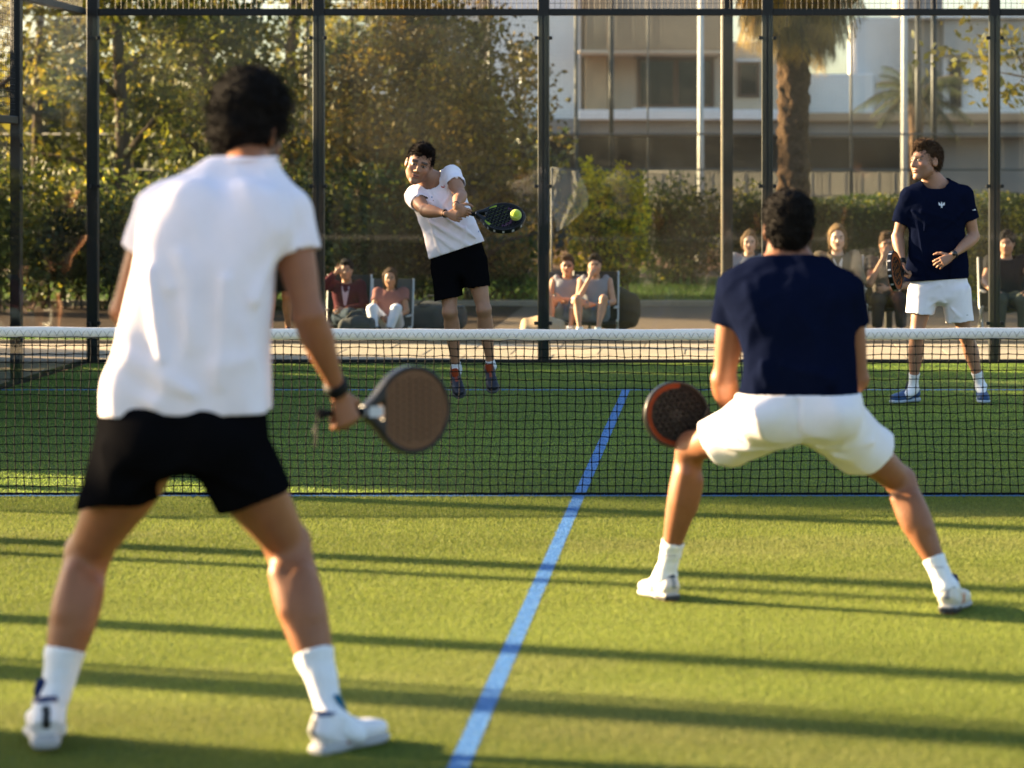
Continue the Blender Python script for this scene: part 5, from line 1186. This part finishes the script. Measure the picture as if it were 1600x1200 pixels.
SHC = dict(h=.0045, upper=(.012, .014, .024), solec=(.05, .05, .055), accent=(.45, .06, .02), lining=(.25, .04, .012), heeltab=(.15, .03, .012))
sc1 = shoe(pc, PC(712, 590, .09), PC(720, 624, -.13), pitch_up=nrm(V(0, -.8, .5)), **SHC); sc2 = shoe(pc, PC(766, 584, .09), PC(772, 616, -.13), pitch_up=nrm(V(0, -.8, .5)), **SHC)
wristband(pc, wRC, eRC, .030, .007, M_rubber, t=.012); wristband(pc, wLC, eLC, .030, .007, M_rubber, t=.012)
def patC(v, fr):
    x, y, z = v.T; cy = .324; e = np.hypot(x/.13, (z-cy)/.131); k = np.tile(np.array((.004, .004, .005)), (len(v), 1)); an = np.degrees(np.arctan2(x, -(z-cy)))
    g = (e > .72) & (e < .93) & (((np.abs(an) > 22) & (np.abs(an) < 75)))
    if not fr: k[g] = (.22, .30, .03); k[(e > .80) & (e < .97) & (np.abs(an) > 120)] = (.05, .02, .05); k[(e < .92) & (np.abs(np.sin((x+z)*70)) < .10)] = (.10, .13, .03)  # purple sheen at the tip is painted into the face colour
    else: k[(np.sin(an*.28) > .75) & (np.abs(y) < .010) & (z > .22)] = (.4, .4, .42)
    return k
cC = PC(788, 341, -.40); axC = nrm(cC-PC(714, 331, -.365)); rC, *_ = racket('padel_racket', cC-axC*.375, axC, nrm(V(.02, -.62, .78)), 'black and green racket meeting the ball beyond the net', 'padel rackets', L=.52, W=.30, pattern=patC, hole_r=.0068, gripc=(.012, .012, .013))
ball = empty('padel_ball', PC(806, 336, -.465), 'bright yellow green ball on the face of the raised racket', 'ball')
mb = MB(); c_ = PC(806, 336, -.465); mb.sphere(c_, .040, 28, 18); mb.build('felt', mat('ball_felt', (.62, .75, .03), .9, .1, var=.12, vscale=120, bump=.8, bscale=500, sheen=.5), ball)
mb = MB(); mb.tube([c_+.0402*nrm(V(math.cos(t)*.9, math.sin(t)*.9, .42*math.cos(2*t))) for t in np.linspace(0, 2*math.pi, 60)], .0009, 4); mb.build('seam', mat('ball_seam', (.7, .75, .4), .8), ball)

# ================= the far man on the right: navy shirt, white shorts, looking to the left
D0D = 20.1; pd_ = person(P(1468, 630, 20.15), 'man in navy shirt and white shorts beyond the net, looking left')
def PD(x, y, d=0.0): return P(x, y, D0D+d)
hdD = PD(1446, 252, -.02); neckD = PD(1461, 290, .02); pelD = PD(1468, 445, 0)
sRD, sLD = PD(1421, 308, 0), PD(1505, 304, 0); eRD, wRD = PD(1402, 370, .02), PD(1410, 412, -.10); eLD, wLD = PD(1522, 370, .02), PD(1488, 400, -.20)
hRD, hLD = PD(1446, 450, 0), PD(1492, 450, 0); kRD, kLD = PD(1432, 522, -.06), PD(1509, 524, .02); aRD, aLD = PD(1427, 608, .08), PD(1533, 605, .16)
SD = .99; RD = headR(180-52, 2, 3)
lo, hi = bbox([hdD-.17, hdD+.17, wRD-.1, wLD-.12, eRD, eLD, aRD, aLD, wRD+V(0, 0, -.18)], .09)
f = Field(lo, hi, .0075, fine=([(hdD[0]-.22, hdD[0]+.30, .0052)], [(hdD[1]-.24, hdD[1]+.12, .0052)], [(wLD[2]-.16, wLD[2]+.06, .0052), (hdD[2]-.15, hi[2], .0045)]))
core(f, pelD, neckD, V(1, 0, 0), SD, 1.0, hdD+V(.02, .02, -.03), .060); head_prims(f, hdD, RD, SD*1.14)
f.put(seg(PD(1440, 296, .02), PD(1458, 278, .03), .05, .04), .04); f.put(seg(PD(1482, 296, .02), PD(1462, 278, .03), .05, .04), .04)
arm_prims(f, sRD, eRD, wRD, SD, 1.06, V(0, -1, 0)); arm_prims(f, sLD, eLD, wLD, SD, 1.08, V(0, -1, 0))
hand_prims(f, wRD, nrm(V(.12, -.15, -1)), V(.8, -.2, 0), V(-.3, -1, 0), SD*.95, curl=(55, 78, 45), thumb=.9)
hand_prims(f, wLD, nrm(V(-.85, -.15, -.45)), V(-.2, .9, -.3), V(-.35, -.2, .9), SD*1.0, curl=(28, 35, 22), thumb=.4)
for a, b, c_ in ((hRD, kRD, aRD), (hLD, kLD, aLD)): leg_prims(f, a, b, c_, V(0, -1, 0), SD, 1.0)

f.build('body', M_skin, pd_, lambda v: face_cols(v, hdD, RD, SD*1.14, SK_D, beard=.38, beardc=(.20, .12, .075), brow=(.10, .06, .035)), 1)
make_hair(pd_, hdD, RD, SD*1.14, M_hairB, thick=.006, top=.016, curl=.006, wl=75, strands=5000, slen=.026, seed=12, kink=1.1, h=.005, fr_z=.074, side=.014, quiff=.010)
f = fbox(PD, 1375, 455, 1545, 272, -.3, .3, .0062)
f.put(rows_loft([(450, 1413, 1514, .125, 0), (435, 1413, 1514, .125, 0), (400, 1418, 1512, .120, 0), (360, 1420, 1508, .125, 0), (325, 1414, 1512, .128, 0), (305, 1416, 1508, .110, .005), (292, 1432, 1492, .085, .01), (282, 1445, 1478, .070, .015)], D0D), .02)
f.put(seg(PD(1424, 304, .0), PD(1450, 292, .01), .062, .062), .05); f.put(seg(PD(1502, 302, .0), PD(1474, 292, .01), .062, .062), .05)
for sh, el, t in ((sRD, eRD, .66), (sLD, eLD, .60)): f.sleeve(loft(sh, sh+(el-sh)*.9, [(0, .072, .072), (.5, .070, .074), (1, .068, .076)], V(0, 1, 0), .8), .035, sh+(el-sh)*t, nrm(el-sh)+V(0, 0, -.1), .12)
f.folds([(PD(1430, 340, -.12), PD(1450, 430, -.12), .014, .009), (PD(1500, 340, -.12), PD(1485, 430, -.12), .014, .009), (PD(1440, 330, -.12), PD(1490, 345, -.12), .014, .006), (PD(1425, 330, -.1), PD(1450, 350, -.12), .012, .008), (PD(1505, 330, -.1), PD(1475, 355, -.12), .012, .008), (PD(1425, 400, -.1), PD(1470, 425, -.12), .012, .008), (PD(1450, 310, -.1), PD(1445, 360, -.13), .012, .007)])
f.disp(wrinkle(33, .0065, 17, (1.3, 1.3, .6))); f.disp(wrinkle(34, .0028, 40, (1, 1, 1)))
f.cut(PD(1464, 437, 0), V(.06, 0, -1)); f.cut(PD(1461, 287, .0), V(0, -.42, 1), .10)
shD = f.build('shirt', M_navy, pd_, it=1, solid=.003)
wp = mat('white_print', (.62, .64, .68), .8)
em = [[(-.003, .022), (.003, .022), (.005, .004), (.010, -.004), (.004, -.012), (.007, -.024), (0, -.018), (-.007, -.024), (-.004, -.012), (-.010, -.004), (-.005, .004)],
      [(-.006, .002), (-.012, .012), (-.024, .020), (-.021, .010), (-.026, .006), (-.019, .001), (-.021, -.005), (-.010, -.004)], [(.006, .002), (.012, .012), (.024, .020), (.021, .010), (.026, .006), (.019, .001), (.021, -.005), (.010, -.004)]]
decal(pd_, shD, em, PD(1471, 320, -.1), V(1, 0, 0), V(0, 0, 1), V(0, 1, 0), wp); decal(pd_, shD, [[(-.014, -.004), (-.006, .004), (-.004, -.004)], [(-.002, -.004), (.003, .006), (.012, .004), (.014, -.004)]], PD(1523, 328, -.1), V(1, 0, 0), V(0, 0, 1), V(0, 1, 0), wp, 'sleeve_print')
f = fbox(PD, 1390, 520, 1545, 410, -.3, .3, .0062)
f.put(loft(PD(1467, 462, 0), PD(1467, 425, 0), [(0, .228, .13), (1, .195, .105)], V(1, 0, 0), .6, 2.2), .03)
f.sleeve(loft(PD(1443, 455, 0), PD(1434, 515, -.05), [(0, .118, .122), (.5, .106, .118), (1, .104, .115)], V(1, 0, 0), .6, 2.1), .018, PD(1434, 490, -.04), nrm(V(-.10, 0, -1)), .14)
f.sleeve(loft(PD(1492, 455, 0), PD(1503, 525, 0), [(0, .118, .122), (.5, .104, .118), (1, .102, .115)], V(1, 0, 0), .6, 2.1), .018, PD(1500, 503, 0), nrm(V(.12, 0, -1)), .14)
f.folds([(PD(1468, 468, -.12), PD(1440, 485, -.12), .012, .009), (PD(1470, 468, -.12), PD(1500, 495, -.12), .012, .008), (PD(1468, 445, -.12), PD(1430, 465, -.10), .012, .006), (PD(1515, 445, -.08), PD(1490, 500, -.12), .012, .007)]); f.disp(wrinkle(35, .0055, 20))
f.cut(PD(1467, 425, 0), V(0, 0, 1), 9)
soD = f.build('shorts', M_wshort, pd_, it=1, solid=.003)
decal(pd_, soD, [[(-.009, -.003), (-.004, .003), (.0, -.002), (.005, .003), (.010, -.003)]], PD(1511, 492, -.1), V(1, 0, 0), V(0, 0, 1), V(0, 1, 0), gm, 'print')
sock_on(pd_, hRD, kRD, aRD, V(0, -1, 0), SD, 1.0, PD(1427, 582, .05), V(-.8, -1, 0)); sock_on(pd_, hLD, kLD, aLD, V(0, -1, 0), SD, 1.0, PD(1530, 578, .13), V(0, -1, 0))
SHD = dict(h=.0045, upper=(.012, .055, .155), solec=(.30, .36, .42), accent=(.02, .02, .03), lining=(.012, .02, .05), heeltab=(.02, .03, .06))
shoe(pd_, PD(1434, 622, .16)*V(1, 1, 0)+V(0, 0, .004), PD(1393, 630, -.04)*V(1, 1, 0)+V(0, 0, .004), **SHD); shoe(pd_, PD(1533, 618, .24)*V(1, 1, 0)+V(0, 0, .004), PD(1538, 629, -.03)*V(1, 1, 0)+V(0, 0, .004), **SHD)
wristband(pd_, wRD, eRD, .032, .032, M_rubber, t=.0)
wt = wristband(pd_, wLD, eLD, .031, .020, M_rubber, 'watch', t=.012); nl = nrm(eLD-wLD); fc = wLD+nl*.022+nrm(V(0, -1, .35))*.030; ww = nrm(np.cross(nl, V(0, 0, 1)))
mb = MB(); mb.tube([fc, fc+nrm(V(0, -1, .35))*.010], .019, 16); o = mb.build('watch_case', mat('watch_black', (.015, .015, .017), .25, .6)); o.parent = wt
def patD(v, fr):
    x, y, z = v.T; cy = .324; e = np.hypot(x/.13, (z-cy)/.131); k = np.tile(np.array((.0035, .0035, .004)), (len(v), 1)); an = np.degrees(np.arctan2(x, -(z-cy)))
    if fr: k[(np.sin(an*.22) > .82) & (np.abs(y) < .011) & (z > .24)] = (.45, .45, .47); return k
    k[(e > .78)] = (.25, .06, .008)
    lt = (e < .74) & (((np.abs(np.sin(z*55+np.sin(x*60)*1.6)) < .34) & (np.sin(x*140+z*25) > -.3)) | (np.abs(np.sin(x*70+z*40)) < .14)); k[lt] = (.32, .10, .015); return k
gD = wRD+nrm(V(.12, -.15, -1))*.062+V(.022, -.005, 0); axD = nrm(V(-.36, -.92, .06))
racket('padel_racket', gD-axD*.05, axD, nrm(V(.90, -.46, .14)), 'black racket with orange lettering in the hand of the far man in navy', 'padel rackets', L=.46, W=.29, pattern=patD)
# ------------------------------------------------------------------ people sitting behind the back wall
def low_chair(x, y, seat, s, m, label, tall=.5):
    o = empty('folding_chair', (x, y, 0), label, 'chair', 'folding chairs behind the court'); w = .27*s; fr = mat('chair_tube', (.52, .50, .46), .35, .5, metal=.3)
    MB().box((x-w, y-.25*s, seat-.03), (x+w, y+.22*s, seat), .01).build('seat', m, o)
    mb = MB(); mb.add([(x-w, y+.20*s, seat), (x+w, y+.20*s, seat), (x+w, y+.38*s, seat+tall), (x-w, y+.38*s, seat+tall), (x-w, y+.23*s, seat), (x+w, y+.23*s, seat), (x+w, y+.41*s, seat+tall), (x-w, y+.41*s, seat+tall)],
        [(0,1,2,3),(4,7,6,5),(0,4,5,1),(1,5,6,2),(2,6,7,3),(3,7,4,0)]); mb.build('backrest', m, o)
    for g in (-1, 1):
        MB().tube([(x+g*w*1.03, y-.30*s, 0.01), (x+g*w*1.03, y+.24*s, seat+.02), (x+g*w*1.03, y+.40*s, seat+tall)], .013, 8).build('leg', fr, o)
        MB().tube([(x+g*w*1.06, y+.30*s, 0.01), (x+g*w*1.06, y-.22*s, seat+.02)], .013, 8).build('leg', fr, o)
        MB().box((x+g*w-.02, y-.26*s, seat+.17*s), (x+g*w+.02, y+.22*s, seat+.19*s), .005).build('armrest', fr, o)
    return o
HAIRS = {'dark': M_hairD, 'brown': M_hairB, 'blond': M_hairL}
def sitter(px, D, seat, s, label, top, topm, bot, botm, hair='dark', long_=0.0, arms='lap', legs='down', skin=SK_C, tilt=0, glasses=False, chair=None, chairm=None, turn=0, sleeve=None, h=.0115, inner=None, shoec=(.5, .5, .5), lean=.06):
    x = at(px, D); y = D-CAMD; root = person((x, y), label, 'people seated behind the glass'); W_ = lambda a, b, c_: V(x+a*s, y+b*s, seat+c_*s)
    pel = W_(0, .06, .09); neck = W_(tilt*.5, .06+lean, .56); hd = W_(tilt*.7, lean-.0, .70); lat = V(1, 0, 0)
    sR, sL = W_(-.17+tilt*.5, .07+lean, .50), W_(.17+tilt*.5, .07+lean, .50)
    poses = {'lap': ((-.24, -.04, .24), (-.08, -.26, .17), (.24, -.04, .24), (.08, -.26, .17)), 'crossed': ((-.23, -.06, .26), (.06, -.20, .25), (.23, -.06, .26), (-.04, -.22, .29)),
             'chinR': ((-.20, -.18, .26), (-.05+tilt*.6, -.13, .56), (.24, -.05, .24), (.0, -.24, .22)), 'chinL': ((-.24, -.05, .24), (.0, -.24, .2), (.14, -.22, .28), (.03+tilt*.6, -.11, .56)),
             'headR': ((-.30, .0, .50), (-.13, .0, .66), (.25, -.05, .24), (.02, -.22, .20)), 'knee': ((-.26, -.08, .28), (-.2, -.36, .2), (.26, -.08, .28), (.2, -.36, .2))}[arms]
    eR, wR, eL, wL = [W_(*q) for q in poses]
    hR, hL = W_(-.09, 0, .08), W_(.09, 0, .08)
    g = -seat/s
    lg = {'down': ((-.12, -.44, .10), (-.13, -.42, g+.09), (.12, -.44, .10), (.13, -.42, g+.09)), 'crossed': ((-.10, -.42, .12), (-.06, -.38, g+.09), (.06, -.44, .22), (-.14, -.60, .06)),
          'up': ((-.20, -.36, .30), (-.16, -.46, g+.09), (.13, -.36, .30), (.06, -.50, g+.09)), 'side': ((.12, -.40, .16), (.16, -.44, g+.09), (.26, -.36, .14), (.48, -.50, g+.13))}[legs]
    kR, aR, kL, aL = [W_(*q) for q in lg]
    lo, hi = bbox([hd+.16*s, hd-.16*s, eR, eL, wR, wL, kR, kL, aR, aL, aL-V(0, .1, .02), pel], .13*s); f = Field(lo, hi, h, fine=((), (), [(hd[2]-.15*s, hi[2], h*.6)]))
    core(f, pel, neck, lat, s, .95, hd, .055); R = headR(180+turn, -4, tilt*60); head_prims(f, hd, R, s)
    arm_prims(f, sR, eR, wR, s, .9, V(0, -1, 0)); arm_prims(f, sL, eL, wL, s, .9, V(0, -1, 0))
    for wr, el in ((wR, eR), (wL, eL)): d = nrm(wr-el); hand_prims(f, wr, d, V(0, 1, -.2), V(0, 0, 1), s, curl=(30, 40, 30), thin=1.1)
    leg_prims(f, hR, kR, aR, V(0, -1, .3), s, .92); leg_prims(f, hL, kL, aL, V(0, -1, .3), s, .92)
    f.build('body', M_skin, root, lambda v: face_cols(v, hd, R, s, skin, glasses=glasses), 1)
    make_hair(root, hd, R, s*1.03, HAIRS[hair], thick=.009, top=.018, curl=.007, wl=60, strands=1400, slen=.03, seed=int(px) % 97, h=h*.65, long_=long_, side=.0, fr_z=.072, quiff=.008 if not long_ else 0, kink=1.2)
    f = Field(lo-.03, hi+.03, h); sl = sleeve or 'short'
    f.put(loft(W_(0, .05, .02), neck+V(0, 0, .01), [(0, .175*s, .135*s), (.4, .160*s, .125*s), (.75, .178*s, .120*s), (.9, .13*s, .095*s), (1, .075*s, .07*s)], lat, .4, 2.2), .02)
    if sl != 'none':
        L_ = .5 if sl == 'short' else 1.0; 
        for sh, el, wr in ((sR, eR, wR), (sL, eL, wL)):
            f.put(ell(sh, V(.070, .070, .070)*s), .04); pr = loft(sh, sh+(el-sh)*(L_+.12*(sl == 'short')), [(0, .070*s, .070*s), (1, (.066 if sl == 'short' else .056)*s, .066*s)], V(0, 1, 0), .7); f.sleeve(pr, .04, sh+(el-sh)*.48, nrm(el-sh), .10*s) if sl == 'short' else f.put(pr, .04)
            if sl == 'long': f.put(seg(el, wr, .056*s, .042*s), .03)
    else:
        for sh in (sR, sL): f.put(ell(sh+nrm(neck-sh)*.035*s, V(.050, .066, .070)*s), .03)
    f.disp(wrinkle(int(px), .008*s, 20, (1, 1, 1))); f.cut(neck+V(0, -.01*s, .004), V(0, -.5, 1), .11*s, reach=.1)
    if sl == 'long':
        for wr, el in ((wR, eR), (wL, eL)): f.cut(wr+(el-wr)*.08, nrm(wr-el), .06*s, reach=.08)
    tp = f.build(top, topm, root, it=1, solid=.004)
    if inner is not None:
        q = [(-.030, .0), (.030, .0), (.042, -.05), (.030, -.16), (.012, -.28), (-.012, -.28), (-.030, -.16), (-.042, -.05)]
        decal(root, tp, [[(a*s*1.2, b*s) for a, b in q]], neck+V(0, -.05, -.035*s), V(1, 0, 0), V(.0, 0, 1), V(0, 1, 0), inner, 'shirt_front', .004)
    f = Field(lo-.03, hi+.03, h); f.put(ell(W_(0, .03, .06), V(.175, .155, .115)*s), .02); sh_ = (bot == 'shorts')
    for hp, kn, an in ((hR, kR, aR), (hL, kL, aL)):
        pr = loft(hp, kn, [(0, .105*s, .105*s), (1, .078*s, .078*s)], V(0, 0, 1), .6); f.sleeve(pr, .03, hp+(kn-hp)*.72, nrm(kn-hp), .11*s) if sh_ else f.put(pr, .03)
        if not sh_: f.put(loft(kn, an+V(0, 0, .03), [(0, .076*s, .076*s), (1, .056*s, .060*s)], V(0, 1, 0), .6), .03)
    f.disp(wrinkle(int(px)+1, .007*s, 22, (1, 1, 1)))
    for hp, kn, an in ((hR, kR, aR), (hL, kL, aL)):
        if not sh_: f.cut(an+V(0, 0, .035), nrm(an-kn), .08*s, reach=.1)
    f.build(bot, botm, root, it=1, solid=.004)
    for an in (aR, aL):
        z0 = an[2]-.085*s; shoe(root, V(an[0], an[1]+.06*s, z0), V(an[0]+.01, an[1]-.20*s, z0), h=.009, upper=shoec, stripe=False)
        if sh_: sock(root, an+V(0, 0, -.03*s), an+V(0, 0, .07*s), .042*s, .044*s, h=.009)
    if chair: low_chair(x, y+.02, seat, s, chairm, chair)
    return root
M_dk = cloth('dark_cotton', (.022, .022, .026)); M_maroon = cloth('maroon_wool', (.060, .012, .018)); M_pink = cloth('pale_pink_shirt', (.42, .32, .38)); M_coral = cloth('coral_top', (.22, .10, .09))
M_whp = cloth('white_denim', (.62, .62, .68)); M_grt = cloth('grey_tank', (.22, .22, .25)); M_bl = cloth('faded_blue', (.20, .26, .33)); M_olive = cloth('olive_wool', (.17, .13, .085)); M_dblue = cloth('dark_denim', (.02, .03, .045))
M_canvas = cloth('dark_canvas', (.018, .026, .026)); M_gcan = cloth('grey_canvas', (.07, .07, .07)); M_tan = cloth('tan_cloth', (.42, .30, .19))
sitter(540, 28.6, .11, .80, 'man in a maroon jacket and pale pink shirt sitting behind the glass', 'jacket', M_maroon, 'trousers', M_dblue, arms='headR', legs='side', sleeve='long', inner=M_pink, chair='low dark folding chair under the man in maroon', chairm=M_canvas, shoec=(.02, .02, .02))
sitter(609, 28.3, .08, .74, 'long haired woman in coral top and white trousers sitting behind the glass', 'top', M_coral, 'trousers', M_whp, 'brown', .14, 'lap', 'up', chair='low grey folding chair under the woman in white trousers', chairm=M_gcan, sleeve='short')
sitter(886, 28.4, .15, .82, 'man in sunglasses and grey sleeveless top, arms folded', 'tank_top', M_grt, 'shorts', M_bl, 'brown', 0, 'crossed', 'up', glasses=True, sleeve='none', chair='low folding chair with a pale frame under the man in sunglasses', chairm=M_gcan, skin=(.42, .22, .14), shoec=(.7, .7, .7))
sitter(929, 28.2, .16, .82, 'man in grey sleeveless top with one hand at his chin', 'tank_top', M_grt, 'shorts', M_bl, 'dark', 0, 'chinR', 'up', sleeve='none', chair='low folding chair with a dark back under the man holding his chin', chairm=M_canvas, skin=(.45, .24, .15), shoec=(.7, .7, .7))
sitter(1171, 28.4, .36, .86, 'blond person in grey top, half hidden by the crouching man', 'top', cloth('ash_top', (.22, .22, .25)), 'trousers', M_dk, 'blond', .03, 'lap', 'down', chair='dark folding chair behind the crouching man shoulder', chairm=M_canvas, skin=(.52, .32, .22))
sitter(1309, 28.0, .33, .98, 'fair haired woman in an olive cardigan and white top', 'cardigan', M_olive, 'trousers', M_dk, 'blond', .08, 'crossed', 'down', chair='dark folding chair under the woman in olive', chairm=M_canvas, sleeve='long', inner=cloth('white_top', (.6, .55, .5)), skin=(.52, .33, .24))
sitter(1386, 28.3, .30, .92, 'person in a dark patterned top, hand raised, behind the far man in navy', 'top', mat('dark_pattern', (.018, .016, .016), .9, .1, col2=(.10, .085, .075), vscale=16), 'trousers', M_dk, 'brown', 0, 'chinR', 'down', chair='dark folding chair beside the hedge', chairm=M_canvas)
sitter(1574, 28.2, .30, .94, 'man in a black shirt sitting at the right edge behind the post', 'shirt', cloth('black_tee', (.012, .012, .014)), 'trousers', cloth('green_grey', (.05, .055, .045)), 'dark', 0, 'knee', 'down', chair='dark folding chair at the right edge', chairm=M_canvas, turn=-15)
# a person standing on the path, hidden but for shorts and legs
ps = person((at(433, 27.5), 27.5-CAMD), 'person in black shorts standing on the path behind the man in white'); x, y = at(433, 27.5), 27.5-CAMD
Wp = lambda a, b, c_: V(x+a, y+b, c_)
f = Field(Wp(-.42, -.25, -.02), Wp(.3, .25, 1.68), .012); hdS = Wp(-.22, 0, 1.50); nkS = Wp(-.18, .02, 1.34); plS = Wp(0, 0, .84); core(f, plS, nkS, V(1, 0, 0), .95, 1, hdS)
RS = headR(180, 0, 0); head_prims(f, hdS, RS, .95); arm_prims(f, Wp(-.34, .02, 1.28), Wp(-.34, 0, 1.02), Wp(-.24, -.12, .84), .92, .9); arm_prims(f, Wp(-.02, .02, 1.28), Wp(.04, 0, 1.02), Wp(.0, -.12, .82), .92, .9)
hand_prims(f, Wp(-.24, -.12, .84), V(.3, -.2, -.8), V(0, 1, 0), V(1, 0, 0)); hand_prims(f, Wp(0, -.12, .82), V(-.3, -.2, -.8), V(0, 1, 0), V(-1, 0, 0))
leg_prims(f, Wp(-.08, 0, .82), Wp(-.06, -.03, .46), Wp(-.08, .02, .09), V(0, -1, 0), .9); leg_prims(f, Wp(.09, 0, .82), Wp(.10, -.03, .46), Wp(.11, .02, .09), V(0, -1, 0), .9)
f.build('body', M_skin, ps, lambda v: face_cols(v, hdS, RS, .95, SK_A), 1); make_hair(ps, hdS, RS, .97, M_hairD, strands=300, h=.009)
f = Field(Wp(-.45, -.3, .7), Wp(.3, .3, 1.5), .012); f.put(loft(Wp(0, 0, .78), nkS, [(0, .18, .12), (.6, .18, .12), (.88, .14, .09), (1, .07, .06)], V(1, 0, 0), .4), .02)
f.put(seg(Wp(-.34, .02, 1.28), Wp(-.34, 0, 1.12), .075, .07), .04); f.put(seg(Wp(-.02, .02, 1.28), Wp(.02, 0, 1.12), .075, .07), .04); f.cut(nkS, V(0, 0, 1), .12, reach=.1); f.build('shirt', M_dk, ps, it=1, solid=.003)
f = Field(Wp(-.3, -.3, .4), Wp(.3, .3, .95), .012); f.put(ell(Wp(0, 0, .80), V(.18, .13, .12)), .03); f.put(seg(Wp(-.08, 0, .80), Wp(-.07, -.02, .52), .115, .10), .03); f.put(seg(Wp(.09, 0, .80), Wp(.10, -.02, .52), .115, .10), .03)
f.cut(Wp(0, 0, .50), V(0, 0, -1)); f.build('shorts', M_black, ps, it=1, solid=.003)
for g in (-.08, .11): shoe(ps, Wp(g, .08, 0), Wp(g, -.19, 0), h=.009, upper=(.4, .4, .4), stripe=False)
# bags and cushions on the ground
def lump(name, c_, rad, m, label, cat, seed, strap=True, seam=True):
    o = empty(name, (c_[0], c_[1], 0), label, cat); f = Field(c_-np.array(rad)*1.35-.03, c_+np.array(rad)*1.35+.03, max(rad)/20)
    f.put(loft(c_-V(rad[0]*.6, 0, 0), c_+V(rad[0]*.6, 0, 0), [(0, rad[1]*.85, rad[2]*.8), (.5, rad[1], rad[2]), (1, rad[1]*.85, rad[2]*.75)], V(0, 1, 0), .7, 2.6), .02); f.disp(wrinkle(seed, .02, 14, (1, 1, 1)))
    f.cut(V(c_[0], c_[1], .006), V(0, 0, -1), open_=False); f.build('body', m, o, it=1)
    if strap: MB().tube([c_+V(-rad[0]*.5, -rad[1]*.5, rad[2]*.8), c_+V(-rad[0]*.2, -rad[1]*.6, rad[2]*1.35), c_+V(rad[0]*.25, -rad[1]*.6, rad[2]*1.35), c_+V(rad[0]*.5, -rad[1]*.5, rad[2]*.8)], .009, 6).build('handle', m, o)
    if seam: MB().tube([c_+V(-rad[0]*.75, -rad[1]*.55, rad[2]*.62), c_+V(0, -rad[1]*.75, rad[2]*.72), c_+V(rad[0]*.75, -rad[1]*.55, rad[2]*.60)], .005, 5).build('zip', M_rubber, o)
q = P(682, 500, 28.8); lump('sports_bag', V(q[0], q[1], .17), (.38, .16, .17), M_gcan, 'dark grey sports bag between the woman and the jumping player', 'bag', 3)
q = P(558, 500, 27.9); lump('sports_bag', V(q[0], q[1], .12), (.20, .12, .12), M_gcan, 'small grey bag at the feet of the man in maroon', 'bag', 4)
q = P(966, 490, 28.9); lump('cushion', V(q[0], q[1], .24), (.22, .16, .24), M_canvas, 'large dark cushion right of the man holding his chin', 'cushion', 5, False, False)
q = P(848, 510, 27.2); lump('cushion', V(q[0], q[1], .13), (.24, .17, .14), M_tan, 'tan cushion behind the middle glass post', 'cushion', 6, False, False)
q = P(925, 510, 27.0)
# low dark bench wall on the right, behind the seated group
b = empty('bench', (at(1260, 29.2), 29.2-CAMD, 0), 'low dark timber bench behind the right seated group', 'bench'); x0, x1 = at(1150, 29.2), at(1405, 29.2); yb = 29.2-CAMD
mw = mat('dark_timber', (.035, .032, .025), .8, .2, var=.4, vscale=12, stretch=(.2, 1, 1))
for k in range(4): MB().box((x0, yb+.11*k, .38), (x1, yb+.11*k+.095, .41), .005).build('slat', mw, b)
for xx in (x0+.1, (x0+x1)/2, x1-.1): MB().box((xx-.03, yb+.03, 0), (xx+.03, yb+.40, .38), .004).build('leg', mw, b)
